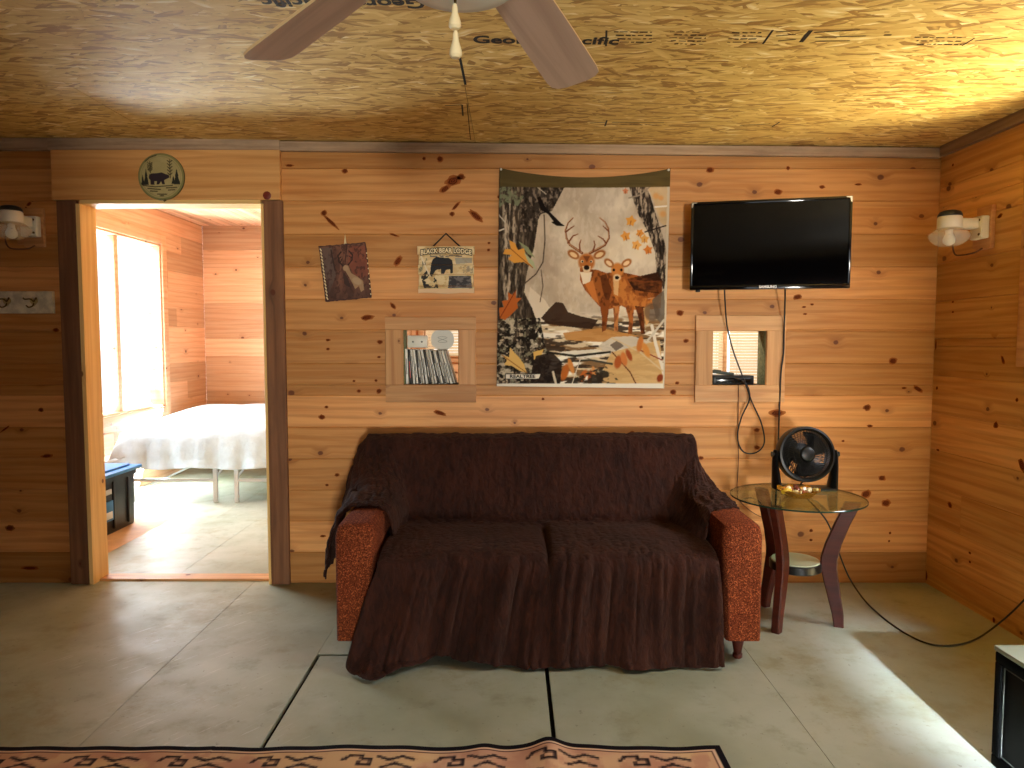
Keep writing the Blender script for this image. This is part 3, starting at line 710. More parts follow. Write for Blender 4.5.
# windows with panes
def framed_window(name, label, axis, plane, a0, a1, z0, z1, depth, mull, casing, mat, sgn):
    """axis 'y': window in a wall of constant x; casing on the room side; sgn = direction to the room"""
    r = structure_root(name, ((plane, (a0 + a1) / 2, z0) if axis == 'y' else ((a0 + a1) / 2, plane, z0)), label, 'window')
    def put(nm, b0, b1, q0, q1, d0, d1, m_):
        mb = MB()
        if axis == 'y': mb.box((min(plane + sgn * d0, plane + sgn * d1), b0, q0), (max(plane + sgn * d0, plane + sgn * d1), b1, q1), .003)
        else: mb.box((b0, min(plane + sgn * d0, plane + sgn * d1), q0), (b1, max(plane + sgn * d0, plane + sgn * d1), q1), .003)
        mb.build(nm, M[m_], r)
    cw = casing
    if cw:
        put('casing', a0 - cw, a0, z0 - cw, z1 + cw, 0.001, .02, mat); put('casing', a1, a1 + cw, z0 - cw, z1 + cw, 0.001, .02, mat)
        put('casing', a0, a1, z1, z1 + cw, 0.001, .02, mat); put('casing', a0, a1, z0 - cw, z0, 0.001, .02, mat)
    t = .018
    put('window_lining', a0, a0 + t, z0, z1, -.14, 0, mat); put('window_lining', a1 - t, a1, z0, z1, -.14, 0, mat)
    put('window_lining', a0 + t, a1 - t, z1 - t, z1, -.14, 0, mat); put('window_sill', a0 + t, a1 - t, z0, z0 + t, -.14, .0, mat)
    edges = [a0 + t] + mull + [a1 - t]
    for m0 in mull: put('mullion', m0 - .03, m0 + .03, z0 + t, z1 - t, -.10, -.03, mat)
    for p, q in zip(edges[:-1], edges[1:]): put('pane', p, q, z0 + t, z1 - t, -.075, -.07, 'pane')
    return r
framed_window('window_1', 'tall bright bedroom window with a pine mullion beside the bed', 'y', XL, *WIN_B, .14, [6.30], .09, 'pine_bed', 1)
framed_window('window_4', 'high window in the side wall with a pine casing', 'y', XR, *WIN_R, .14, [2.28], .09, 'pine_frame', -1)
framed_window('window_5', 'window with cream blinds behind the row of cases', 'x', 6.3, WBW[0][0], WBW[0][1], WBW[0][2], WBW[0][3], .12, [], .05, 'pine_bed', -1)
framed_window('window_6', 'window with cream blinds behind the black receiver', 'x', 6.3, WBW[1][0], WBW[1][1], WBW[1][2], WBW[1][3], .12, [1.915], .05, 'pine_bed', -1)
framed_window('door_2', 'glazed door in the wall behind the viewer', 'x', YR, RD[0], RD[1], RD[2] + .01, RD[3], .12, [0.70], .08, 'pine_frame', 1)

# ------------------------------------------------------------------ sofa
def V(*a): return Vector(a)
def rnd_box(mb, lo, hi, r, seg=4, mat=0, puff=0.0):
    lo = V(*lo); hi = V(*hi); c = (lo + hi) / 2; d = hi - lo
    b = bmesh.new(); bmesh.ops.create_cube(b, size=1.0)
    for x in b.verts: x.co = V(x.co.x * d.x, x.co.y * d.y, x.co.z * d.z) + c
    bmesh.ops.bevel(b, geom=b.edges[:], offset=r, segments=seg, affect='EDGES', profile=0.5)
    if puff:
        bmesh.ops.subdivide_edges(b, edges=[e for e in b.edges if e.calc_length() > .15], cuts=6, use_grid_fill=True)
        for x in b.verts:
            q = x.co - c; x.co.z += puff * max(0, 1 - (2 * q.x / d.x) ** 2) * max(0, 1 - (2 * q.y / d.y) ** 2) * (1 if q.z > 0 else 0)
    b.verts.index_update(); mb.bm(b, mat)
sofa = thing('sofa', 'rust orange tweed two-seat sofa under a dark brown throw against the pine wall', 'sofa', (.155, 3.3, 0))
SX0, SX1 = -.745, 1.055
m_ = MB(); m_.box((SX0 + .15, 2.955, .10), (SX1 - .15, 3.70, .30), .015); m_.build('base', M['tweed'], sofa)
m_ = MB(); prof = [(3.44, .28), (3.47, .30), (3.63, .80), (3.655, .845), (3.70, .855), (3.745, .84), (3.76, .80), (3.74, .12), (3.50, .12)]
m_.prism(prof, lambda a, b, d: V(d, a, b), SX0 + .01, SX1 - .085)
m_.build('backrest', M['tweed'], sofa, smooth=50)
def arm(x0, x1, side):
    a = MB(); rings = []
    for y, dz, inset in [(2.888, -.012, .012), (2.90, -.002, .002), (2.93, 0, 0), (3.3, .004, 0), (3.68, .0, 0), (3.70, -.01, .01)]:
        zt, zb = .606 + dz, .105
        o = []
        lean = .018
        for px, pz in [(0, 0), (1, 0), (1, .45), (1, .90), (.93, .98), (.78, 1.0), (.22, 1.0), (.07, .98), (0, .90), (0, .45)]:
            xx = x0 + inset + (x1 - x0 - 2 * inset) * px
            if side < 0 and px > .5: xx -= lean * (1 - pz) * 2
            if side > 0 and px < .5: xx += lean * (1 - pz) * 1.2
            o.append(V(xx, y, zb + (zt - zb) * pz))
        rings.append(o)
    a.loft(rings, 0, True); a.build('armrest', M['tweed'], sofa, smooth=50)
arm(SX0, SX0 + .17, -1); arm(SX1 - .17, SX1, 1)
m_ = MB(); rnd_box(m_, (SX0 + .17, 2.93, .30), (.152, 3.47, .435), .04, puff=.02); m_.build('seat_cushion', M['tweed'], sofa, smooth=60)
m_ = MB(); rnd_box(m_, (.158, 2.93, .30), (SX1 - .175, 3.47, .435), .04, puff=.02); m_.build('seat_cushion', M['tweed'], sofa, smooth=60)
m_ = MB(); m_.tube([(SX1 - .178, 2.945, .335), (SX1 - .15, 2.945, .335)], .006, 8); m_.build('hinge_pin', M['chrome'], sofa, label='small bright metal pin')
for lx in (SX0 + .075, SX1 - .075):
    for ly in (2.965, 3.66):
        m_ = MB(); m_.lathe([(0, .108), (.031, .108), (.030, .09), (.020, .045), (.017, .022), (.021, .018), (.021, .004), (.018, 0), (0, 0)], Matrix.Translation((lx, ly, 0)), 16); m_.build('leg', M['cherry'], sofa)

# the throw: one cloth, laid over back, seat and front, folded over the arms
_rs = np.random.RandomState(5)
NZ = [vnoise(256, 256, c, c, 40 + i, 3) for i, c in enumerate((60, 24, 10))]
NV = vnoise(256, 256, 7, 40, 77, 3); NH = vnoise(256, 256, 5, 12, 78, 3)
def nz(img, s, t): return float(img[int(t * 255) % 256, int(s * 255) % 256]) - .5
path = catmull([(3.775, .50), (3.778, .70), (3.775, .83), (3.735, .868), (3.67, .868), (3.62, .836), (3.565, .70), (3.50, .53), (3.455, .472), (3.40, .468), (3.28, .482), (3.08, .482), (2.945, .468), (2.893, .425), (2.872, .33), (2.862, .18), (2.852, .05), (2.845, .012)], 9)
NP = len(path) - 1
def throw_pt(s, t):
    k = t * NP; i = min(int(k), NP - 1); f = k - i; p = path[i].lerp(path[i + 1], f); y, z = p.x, p.y
    d = (path[i + 1] - path[i]).normalized(); n2 = (d.y, -d.x)      # outward (to the viewer / up)
    # width along the cloth: back, between the arms, then spreading over the front of the arms
    tb = .50; tf = .76
    if t < tb: x0, x1 = -.762, .958 - .02 * max(0, .3 - t)
    elif t < tf: 
        q = (t - tb) / (tf - tb); q = min(1, q * 2.2); x0, x1 = -.762 + q * .20, .958 - q * .088
    else:
        q = (t - tf) / (1 - tf); q = q * q * (3 - 2 * q); x0, x1 = -.562 - .135 * q ** .7 + .035 * max(0, (t - .93) / .07) ** 2, .872 + .012 * q
    x = x0 + (x1 - x0) * s
    front = min(1, max(0, (t - .70) / .12)); seat = min(1, max(0, (t - .5) / .06)) * (1 - front)
    off = nz(NZ[0], s * .9, t * .8) * .014 + nz(NZ[1], s * 1.7, t) * .012
    off += front * (nz(NV, s * 1.1, t * .4) * .075 + .012 * math.sin(s * 31 + 3 * t) * (.4 + front * max(0, t - .75) * 3))
    off += (1 - front) * nz(NH, s * 1.5, t * 1.4) * .014
    # dip between the two cushions
    sm = (.155 - x0) / (x1 - x0) - .004 * front; g_ = math.exp(-((s - sm - .012 * front * math.sin(t * 9)) / .011) ** 2)
    off -= g_ * (.032 * seat + .035 * front * (1.15 - t)) 
    off += .014 * front * math.exp(-((s - sm - .03) / .018) ** 2)
    y += n2[0] * off * (-1 if False else 1); z += n2[1] * off
    if t < .25: y = max(y, 3.70) if z < .84 and t < .15 else y
    # sag of the seat
    pu = abs(math.sin(math.pi * 2 * min(1, max(0, (s - .01) / .98)))) ** .6
    z += .020 * pu * math.exp(-((t - .68) / .09) ** 2) - .006 * seat; y -= .016 * pu * math.exp(-((t - .755) / .045) ** 2)
    # hem: on the floor at both ends, lifted in the middle left
    if t > .88:
        q = (t - .88) / .12
        lift = .035 * math.exp(-((s - .24) / .13) ** 2) * (1 + .3 * math.sin(s * 60))
        z += q * lift
        y -= q * (.125 * math.exp(-((s - .065) / .06) ** 2) + .012 * math.sin(s * 17) + .008 * math.sin(s * 41 + 1))
        if s < .10: z -= q * .0
    z = max(z, .006 if t > .6 else z)
    if t > .74 and s < .17: y = min(y, 2.866)          # passes in front of the arm
    return V(x, y, z)
th = MB(); th.grid(lambda s, t: throw_pt(s, 1 - t), 190, 190)
# folded over the near part of the left arm and down its outside
def flap(rows, nu, nv, seed, amp=.010, mat=0):
    P = [catmull(r, 10) for r in rows]
    n = min(len(p) for p in P)
    cols = [catmull([P[j][min(i, len(P[j]) - 1)] for j in range(len(P))], 10) for i in range(n)]
    im = vnoise(128, 128, 14, 9, seed, 3); iv = vnoise(128, 128, 5, 30, seed + 1, 2)
    def fn(s, t):
        a = s * (n - 1); i = min(int(a), n - 2); f = a - i; b = t * (len(cols[0]) - 1); j = min(int(b), len(cols[0]) - 2); g_ = b - j
        p = (cols[i][j] * (1 - f) + cols[i + 1][j] * f) * (1 - g_) + (cols[i][j + 1] * (1 - f) + cols[i + 1][j + 1] * f) * g_
        o = (float(im[int(t * 127), int(s * 127)]) - .5) * amp * 2 + (float(iv[int(t * 127), int(s * 127)]) - .5) * amp * 2
        return p + V(-.5 * o if p.x < 0 else .5 * o, -o * .4, o)
    th.grid(fn, nu, nv, mat)
flap([[(-.50, 3.565, .66), (-.60, 3.60, .80), (-.70, 3.66, .872), (-.772, 3.68, .85), (-.83, 3.66, .72), (-.87, 3.60, .55), (-.885, 3.58, .36)],
      [(-.52, 3.50, .50), (-.555, 3.50, .62), (-.62, 3.50, .70), (-.72, 3.52, .70), (-.82, 3.50, .61), (-.862, 3.48, .46), (-.878, 3.46, .33)],
      [(-.535, 3.36, .475), (-.553, 3.36, .57), (-.59, 3.36, .632), (-.68, 3.36, .642), (-.775, 3.36, .622), (-.84, 3.36, .48), (-.866, 3.36, .30)],
      [(-.540, 3.20, .47), (-.552, 3.20, .55), (-.582, 3.20, .618), (-.665, 3.20, .636), (-.768, 3.20, .610), (-.835, 3.17, .47), (-.855, 3.16, .30)],
      [(-.542, 3.15, .46), (-.553, 3.14, .54), (-.58, 3.14, .608), (-.665, 3.16, .614), (-.756, 3.16, .600), (-.822, 3.13, .47), (-.848, 3.12, .30)]], 90, 70, 5, .013)
flap([[(.76, 3.56, .66), (.86, 3.60, .74), (.93, 3.62, .80), (.962, 3.66, .82), (.985, 3.68, .74), (1.03, 3.66, .66), (1.062, 3.64, .60)],
      [(.79, 3.46, .49), (.845, 3.46, .60), (.90, 3.47, .66), (.95, 3.48, .675), (1.0, 3.50, .645), (1.045, 3.50, .628), (1.066, 3.50, .585)],
      [(.80, 3.34, .475), (.845, 3.34, .55), (.875, 3.34, .612), (.93, 3.34, .635), (.99, 3.34, .630), (1.04, 3.34, .622), (1.064, 3.34, .59)],
      [(.81, 3.16, .47), (.852, 3.16, .53), (.872, 3.16, .60), (.93, 3.18, .624), (.99, 3.20, .620), (1.035, 3.22, .615), (1.058, 3.24, .594)],
      [(.83, 3.08, .46), (.862, 3.08, .50), (.875, 3.09, .56), (.93, 3.12, .612), (.99, 3.15, .612), (1.03, 3.18, .610), (1.052, 3.20, .600)]], 80, 60, 9, .010)
to = th.build('throw_blanket', [M['throw'], M['throw_back']], smooth=180)
sm_ = to.modifiers.new('thickness', 'SOLIDIFY'); sm_.thickness = .008; sm_.offset = 1; sm_.material_offset = 0
tag(to, 'dark brown plush throw draped over the sofa, hem resting on the grey floor', 'throw')

# ------------------------------------------------------------------ side table, dish, little fan
TC = V(1.388, 3.37, 0)
tb = thing('side_table', 'round glass-topped side table with dark cherry legs beside the sofa', 'table', TC)
m_ = MB(); R_ = .312
m_.lathe([(0, .620), (R_ - .004, .620), (R_, .617), (R_, .613), (R_ - .004, .610), (0, .610)], Matrix.Translation(TC), 72)
o = m_.build('glass_top', M['table_glass'], tb)
m_ = MB(); m_.lathe([(R_ - .0005, .6185), (R_ + .0012, .6165), (R_ + .0012, .6125), (R_ - .0005, .6105)], Matrix.Translation(TC), 72); m_.build('glass_rim', M['glass_edge'], tb, label='dark green polished rim')
def table_leg(ang):
    # boomerang in its own vertical plane: top and foot splay out, waist holds the shelf
    a = MB(); d = V(math.cos(ang), math.sin(ang), 0); t = V(-d.y, d.x, 0); rings = []
    for z, r0, r1 in [(0.0, .178, .222), (.06, .168, .220), (.20, .132, .200), (.285, .112, .186), (.33, .112, .188), (.40, .130, .202), (.50, .168, .236), (.608, .212, .282)]:
        hw = .019
        q = [TC + d * r0 + t * hw, TC + d * r0 - t * hw, TC + d * r1 - t * hw, TC + d * r1 + t * hw]
        c = sum(q, V(0, 0, 0)) / 4
        o_ = []
        for k in range(4):
            p, nx_ = q[k], q[(k + 1) % 4]; e = (nx_ - p).normalized() * .005
            o_ += [p + e + V(0, 0, z), nx_ - e + V(0, 0, z)]
        rings.append(o_)
    a.loft(rings, 0, True); return a
for ang in (math.radians(338), math.radians(226), math.radians(112)):
    table_leg(ang).build('leg', M['cherry'], tb, smooth=30)
m_ = MB(); m_.lathe([(0, .300), (.116, .300), (.120, .297), (.120, .262), (.114, .258), (0, .258)], Matrix.Translation(TC), 48); sh = m_.build('shelf', M['black'], tb, label='round black shelf with a glass disc')
m_ = MB(); m_.lathe([(0, .306), (.110, .306), (.112, .303), (.112, .3005), (0, .3005)], Matrix.Translation(TC), 48); m_.build('glass_disc', plain('shelf_glass', srgb(176, 184, 160), 0.1), sh)

FP = onz(806, 489, .621); FP.y = 3.50; FP.x = 1.478
fan = thing('table_fan', 'small round black fan standing on the glass side table', 'fan', (FP.x, FP.y, .621))
FC = V(FP.x, FP.y, .803); FR = .140
tilt = Matrix.Translation(FC) @ Matrix.Rotation(math.radians(90 - 8), 4, 'X') @ Matrix.Identity(4)
m_ = MB(); m_.box((FP.x - .150, FP.y - .05, .621), (FP.x + .150, FP.y + .055, .636), .007); m_.build('base', M['black'], fan)
def bracket(sx, w_):
    a = MB(); rings = []
    for z, x, hw, hd in [(.630, sx * .140, w_ * 1.15, .045), (.68, sx * .144, w_, .036), (.74, sx * .150, w_ * .8, .026), (.80, sx * .152, w_ * .62, .018), (.825, sx * .151, w_ * .4, .012)]:
        rings.append([V(FP.x + x + hw * math.cos(k * math.pi / 4), FP.y + hd * math.sin(k * math.pi / 4), z) for k in range(8)])
    a.loft(rings, 0, True); a.build('bracket', M['black'], fan, smooth=60)
bracket(-1, .020); bracket(1, .020)
for sx in (-1, 1):
    m_ = MB(); m_.tube([FC + V(sx * .136, 0, 0), FC + V(sx * .170, 0, 0)], .013, 14); m_.build('pivot_knob', M['black'], fan)
m_ = MB(); m_.lathe([(FR - .022, .020), (FR - .012, .032), (FR - .002, .030), (FR, .015), (FR, -.03), (FR - .006, -.05), (FR - .018, -.055), (FR - .02, -.03), (FR - .022, .02)], tilt, 56); m_.build('housing_ring', M['black'], fan, smooth=50)
m_ = MB()
for k in range(54):
    a0 = 2 * math.pi * k / 54; pts = []
    for q in range(6):
        r = .040 + (.122 - .040) * q / 5; a = a0 + .55 * (q / 5) ** 1.2
        pts.append(tilt @ V(r * math.cos(a), r * math.sin(a), .030 - .012 * (q / 5) ** 2))
    m_.tube(pts, .0021, 6)
for r in (.070, .098):
    m_.tube([tilt @ V(r * math.cos(2 * math.pi * k / 40), r * math.sin(2 * math.pi * k / 40), .027) for k in range(41)], .0013, 5)
m_.lathe([(0, .036), (.028, .036), (.036, .032), (.040, .026), (.040, .020), (0, .020)], tilt, 28); m_.build('front_grille', M['black'], fan, smooth=60)
m_ = MB()
for k in range(40):
    a0 = 2 * math.pi * k / 40
    m_.tube([tilt @ V(r * math.cos(a0), r * math.sin(a0), -.052) for r in (.05, .122)], .0022, 5)
m_.lathe([(0, -.085), (.045, -.083), (.055, -.07), (.055, -.048), (0, -.048)], tilt, 24); m_.build('motor_grille', M['black'], fan, smooth=60)
for k in range(3):
    a = MB()
    def fb(s, t, k=k):
        r = .022 + .092 * t; an = 2 * math.pi * k / 3 + .5 + (s - .5) * (1.3 + .35 * t) + .4 * t
        return tilt @ V(r * math.cos(an), r * math.sin(an), -.012 + .022 * (s - .5))
    a.grid(fb, 8, 8); ob = a.build('fan_blade', M['black_matte'], fan, smooth=180); md = ob.modifiers.new('thickness', 'SOLIDIFY'); md.thickness = .002
DP = V(1.385, 3.345, .6205)
dish = thing('glass_dish', 'amber scalloped glass dish heaped with sweets on the glass table', 'dish', DP)
m_ = MB()
def dish_pt(r, z, a): return DP + V(r * (1 + .07 * math.cos(8 * a)) * math.cos(a), r * (1 + .07 * math.cos(8 * a)) * math.sin(a), z)
rings = [[dish_pt(r, z + (.006 * math.cos(8 * 2 * math.pi * k / 64) if r > .08 else 0), 2 * math.pi * k / 64) for k in range(64)] for r, z in [(.001, .0), (.050, 0), (.062, .008), (.082, .026), (.098, .034), (.100, .037), (.096, .037), (.080, .031), (.060, .014), (.048, .006), (.001, .006)]]
m_.loft(rings, 0, False); m_.build('bowl', M['amber_glass'], dish, smooth=60)
sweets = [((-.062, -.012, .030), srgb(214, 176, 48), 'yellow', .022), ((-.040, .018, .038), srgb(236, 220, 190), 'cream', .016), ((-.022, -.020, .026), srgb(226, 208, 150), 'pale yellow', .018), ((-.030, .03, .032), srgb(128, 52, 34), 'red brown', .016), ((-.004, .010, .034), srgb(112, 50, 36), 'dark brown', .022),
          ((.012, -.024, .026), srgb(150, 80, 50), 'light brown', .015), ((.028, .006, .034), srgb(232, 224, 206), 'white', .015), ((.046, -.012, .032), srgb(222, 206, 160), 'ivory', .017), ((.060, .014, .032), srgb(238, 226, 196), 'cream white', .015), ((.074, -.008, .036), srgb(210, 190, 120), 'straw coloured', .014), ((.02, .034, .03), srgb(186, 146, 40), 'mustard', .016)]
for (dx, dy, dz), c_, nm, r_ in sweets:
    a = MB(); rs = random.Random(int(dx * 1e4)); an = rs.uniform(0, 3.1); X_ = V(math.cos(an), math.sin(an), rs.uniform(-.3, .3)); 
    pts = [DP + V(dx, dy, dz) + X_ * q * r_ for q in (-1.5, -1.1, -.95, -.6, 0, .6, .95, 1.1, 1.5)]
    a.tube(pts, [r_ * .5, r_ * .35, r_ * .2, r_ * .55, r_ * .72, r_ * .55, r_ * .2, r_ * .35, r_ * .5], 8)
    tag(a.build('wrapped_sweet', plain('wrapper_' + nm.replace(' ', '_'), c_, .3), smooth=60), '%s wrapped sweet lying in the amber glass dish' % nm, 'sweet', 'sweets in the glass dish')

# ------------------------------------------------------------------ television and its cables
TL, TR, BR, BL = at(692, 203, 3.76), at(853.5, 195, 3.57), at(849.5, 288.5, 3.57), at(689, 289.5, 3.76)
tv = thing('flat_television', 'flat black television tilted out from the pine wall on a bracket', 'television', (TL + TR + BR + BL) / 4)
ex = ((TR - TL) + (BR - BL)).normalized(); ez = ((TL - BL) + (TR - BR)).normalized(); en = ex.cross(ez).normalized(); ez = en.cross(ex) * -1
if ez.z < 0: ez = -ez
en = ex.cross(ez).normalized()           # points away from the viewer (+Y) or to it
if en.y > 0: en = -en
ctr = (TL + TR + BR + BL) / 4; TWd = ((TR - TL).length + (BR - BL).length) / 2; THt = ((TL - BL).length + (TR - BR).length) / 2
TVM = Matrix(((ex.x, ez.x, en.x, ctr.x), (ex.y, ez.y, en.y, ctr.y), (ex.z, ez.z, en.z, ctr.z), (0, 0, 0, 1)))
hw, hh = TWd / 2, THt / 2
m_ = MB(); m_.box((-hw, -hh, -.030), (hw, hh, -.004), .004, 0, TVM); m_.box((-hw * .8, -hh * .8, -.055), (hw * .8, hh * .6, -.029), .01, 0, TVM); m_.build('housing', M['black'], tv)
m_ = MB(); bz = .013
for lo, hi in [((-hw, hh - .016, -.005), (hw, hh, .002)), ((-hw, -hh, -.005), (hw, -hh + .022, .002)), ((-hw, -hh + .022, -.005), (-hw + bz, hh - .016, .002)), ((hw - bz, -hh + .022, -.005), (hw, hh - .016, .002))]:
    m_.box(lo, hi, .0018, 0, TVM)
m_.build('bezel', plain('gloss_black_bezel', srgb(10, 10, 11), .08), tv)
m_ = MB(); m_.box((-hw + bz, -hh + .022, -.006), (hw - bz, hh - .016, -.003), 0, 0, TVM); m_.build('screen', M['screen'], tv, label='black glossy screen')
for sx in (-1, 1):
    m_ = MB(); m_.prism([(0, 0), (-sx * .030, 0), (-sx * .026, -.005), (-sx * .010, -.007), (-sx * .006, -.026), (0, -.03)], lambda a, b, d, sx=sx: TVM @ V(sx * (hw - .002) + a, hh - .002 + b, d), .002, .0034); m_.build('corner_glint', M['chrome'], tv, smooth=0, label='bright shape standing in for a corner glint')  # chrome shapes stand in for glints on the upper bezel corners
vs, fs = text_geo('SAMSUNG', .019, .0004, .0006)
m_ = MB(); m_.add([TVM @ V(q.x * 1.0, q.y - hh + .011, q.z + .0028) for q in vs], fs); m_.build('logo', plain('silver_logo', srgb(232, 232, 232), .4), tv, smooth=0, label='small white maker lettering')
m_ = MB(); m_.box((-hw + .03, -hh - .010, -.026), (-hw + .055, -hh + .001, -.008), .003, 0, TVM); m_.build('foot_socket', M['black'], tv)
m_ = MB(); wc = V(ctr.x + .05, 3.898, ctr.z); m_.box(wc - V(.06, .012, .11), wc + V(.06, .001, .11), .003); m_.tube([wc - V(0, .01, 0), wc - V(-.02, .08, 0), TVM @ V(0, 0, -.05)], .018, 10); m_.build('wall_bracket', M['black_matte'], tv)
def cable(name, pts, r, mat, label, cat='cable', n=10, group=None):
    m_ = MB(); m_.tube(catmull(pts, n), r, 7); o = m_.build(name, M[mat], smooth=180); tag(o, label, cat, group); return o
cY = 3.862
cable('signal_cable', [at(724.5, 286, 3.79), at(725, 300, 3.80), at(727, 325, 3.84), at(733, 350, 3.855), at(741, 372, 3.85), at(746, 385, 3.845), at(752, 402, 3.855), at(761, 422, 3.865), at(764.5, 440, 3.872), at(761, 449, 3.872), at(753, 453.5, 3.872), at(744, 452, 3.872), at(738.5, 443, 3.872), at(738, 431, 3.870), at(742, 416, 3.862), at(749, 401, 3.850), at(749, 390, 3.845), at(745, 383, 3.87), at(742, 380.5, 3.915)],
      .0042, 'cord', 'black cable from the television hanging in a teardrop loop below the receiver')
cable('power_cord', [at(785, 285, 3.74), at(785, 300, 3.80), at(784, 330, 3.870), at(783.5, 352, 3.870), at(781, 372, 3.870), at(780, 395, 3.880), at(779, 420, 3.885), at(778, 450, 3.885), at(776.5, 480, 3.885), at(775, 520, 3.886), at(773, 560, 3.886), at(772, 578, 3.884)], .0046, 'cord', 'black cord running straight down the wall from the television behind the fan')
cable('thin_brown_wire', [at(738, 384, 3.868), at(738.5, 392, 3.876), at(738, 430, 3.888), at(738.5, 460, 3.892), at(737, 490, 3.893), at(739, 500, 3.893), at(752, 512, 3.893), at(768, 520, 3.893)], .0024, 'brown_cord', 'thin brown wire hanging below the opening with the receiver', 'wire')
fc = [FC + V(.03, .06, -.06), V(1.512, 3.59, .66), V(1.53, 3.66, .58), at(826, 520, 3.72), at(836, 545, 3.74), onz(848, 575, .10), onz(862, 597, .03), onz(880, 615, .006), onz(905, 633, .006), onz(930, 644, .006), onz(955, 645, .006), onz(980, 637, .02), at(1000, 622, 3.0), at(1020, 604, 2.90), at(1060, 560, 2.75)]
fc[10:] = [onz(955, 645, .006), onz(978, 638, .012), onx(1003, 620, 2.32), onx(1026, 598, 2.335), onx(1060, 560, 2.338)]
cable('fan_cord', fc, .0042, 'cord', 'black cord trailing from the little fan across the floor and up the side wall', 'cord')

# ------------------------------------------------------------------ things in the openings
x0, x1, z0, z1 = OPR
rx0, rx1 = at(711.8, 385, 3.93).x, at(753, 385, 3.93).x
rc = thing('receiver_box', 'flat black receiver box on the sill of the opening under the television', 'receiver', ((rx0 + rx1) / 2, 3.96, z0))
m_ = MB(); m_.box((rx0 + .003, 3.915, z0 + .001), (rx1, 4.06, z0 + .052), .004); m_.build('case', M['black'], rc)
m_ = MB(); m_.box((rx0 + .02, 3.912, z0 + .012), (rx1 - .02, 3.916, z0 + .04), .001); m_.build('front_panel', plain('dark_front', srgb(8, 8, 9), .15), rc)
rm = thing('remote_control', 'small dark remote control lying on the black receiver box', 'remote', (rx0 + .07, 3.98, z0 + .053))
rM = Matrix.Translation((rx0 + .075, 3.985, z0 + .0635)) @ Matrix.Rotation(math.radians(8), 4, 'Y')
m_ = MB(); m_.box((-.062, -.02, -.008), (.062, .022, .010), .006, 0, rM); m_.build('body', plain('dark_green_grey', srgb(56, 62, 52), .5), rm)
m_ = MB(); m_.box((-.05, -.013, .009), (-.012, .013, .014), .003, 0, rM); m_.build('button_pad', M['black'], rm)

x0, x1, z0, z1 = OPL
tones = [(226, 224, 216), (34, 32, 30), (206, 202, 192), (230, 226, 214), (40, 36, 34), (196, 190, 178), (216, 214, 208), (48, 42, 40), (188, 178, 160), (210, 206, 196), (28, 26, 26), (222, 218, 206), (60, 54, 50), (200, 192, 178), (232, 228, 216), (176, 168, 154)]
names = ['white', 'black', 'pale grey', 'ivory', 'black', 'grey', 'off-white', 'charcoal', 'beige', 'light grey', 'jet black', 'cream', 'dark grey', 'sand coloured', 'bright white', 'stone grey']
ords = ['first', 'second', 'third', 'fourth', 'fifth', 'sixth', 'seventh', 'eighth', 'ninth', 'tenth', 'eleventh', 'twelfth', 'thirteenth', 'fourteenth', 'fifteenth', 'sixteenth']
TW = .0140
for i in range(16):
    an = math.radians(1.5 + 15.0 * (i / 15) ** .8); ca, sa = math.cos(an), math.sin(an)
    H_ = .197 - .002 * (i % 3); bx = x0 + .003 + i * TW * 1.004 + H_ * sa + .0004 * i
    MM = Matrix.Translation((bx + .0, 3.925, z0 + .001 + 0.0)) @ Matrix.Rotation(-an, 4, 'Y') 
    bk = thing('disc_case', '%s spine, the %s case from the upright end of the leaning row' % (names[i], ords[i]), 'disc case', (bx, 3.93, z0), 'disc cases leaning in the opening')
    a = MB(); a.box((0, 0, 0), (TW - .0012, .135, H_), .0015, 0, MM); a.build('case', M['black'] if i % 2 else M['white_plastic'], bk)
    a = MB(); a.box((.0012, -.0012, .003), (TW - .0026, .0002, H_ - .003), .0003, 0, MM); sp_ = a.build('spine', plain('spine_' + str(i), srgb(*tones[i]), .35), bk)
    a = MB(); rs = random.Random(i); zz = rs.uniform(.03, .06); L = rs.uniform(.05, .10); a.box((.0046, -.0016, zz), (TW - .0058, -.0010, min(zz + L, H_ - .02)), 0, 0, MM)
    a.build('title_band', plain('band_' + str(i), srgb(*((196, 60, 44) if i == 1 else (40, 40, 42) if sum(tones[i]) > 400 else (206, 200, 186))), .5), sp_)
pb = at(388, 300, 4.0)
wx0, wx1 = at(407.5, 345, 3.99).x, at(427.5, 345, 3.99).x; wz0, wz1 = at(417, 348, 3.99).z, at(417, 335.5, 3.99).z
bxo = thing('white_control_box', 'small white box resting on top of the disc cases', 'box', ((wx0 + wx1) / 2, 3.99, wz0))
m_ = MB(); m_.box((wx0, 3.985, wz0 + .002), (wx1, 4.04, wz1), .004); m_.build('case', M['white_plastic'], bxo)
for q in (.28, .72):
    m_ = MB(); m_.lathe([(0, .004), (.005, .004), (.006, 0)], Matrix.Translation((wx0 + (wx1 - wx0) * q, 3.985, (wz0 + wz1) / 2)) @ Matrix.Rotation(math.radians(90), 4, 'X'), 14); m_.build('knob', plain('grey_dial', srgb(120, 116, 104), .5), bxo)
oc = at(442.5, 339.5, 4.0); ow = at(454, 339.5, 4.0).x - oc.x; oh = at(442, 329, 4.0).z - oc.z
ovl = thing('oval_plaque', 'pale oval plate with a faint knot outline leaning behind the disc cases', 'plate', (oc.x, 4.0, oc.z - oh))
m_ = MB(); m_.prism([(ow * math.cos(2 * math.pi * k / 40), oh * math.copysign(abs(math.sin(2 * math.pi * k / 40)) ** .8, math.sin(2 * math.pi * k / 40))) for k in range(40)], lambda a, b, d: V(oc.x + a, d, oc.z + b), 4.000, 4.010); m_.prism([(-.03, 0), (.03, 0), (.03, -.05), (-.03, -.05)], lambda a, b, d: V(oc.x + a, d, oc.z - oh * .8 + b), 4.001, 4.009)
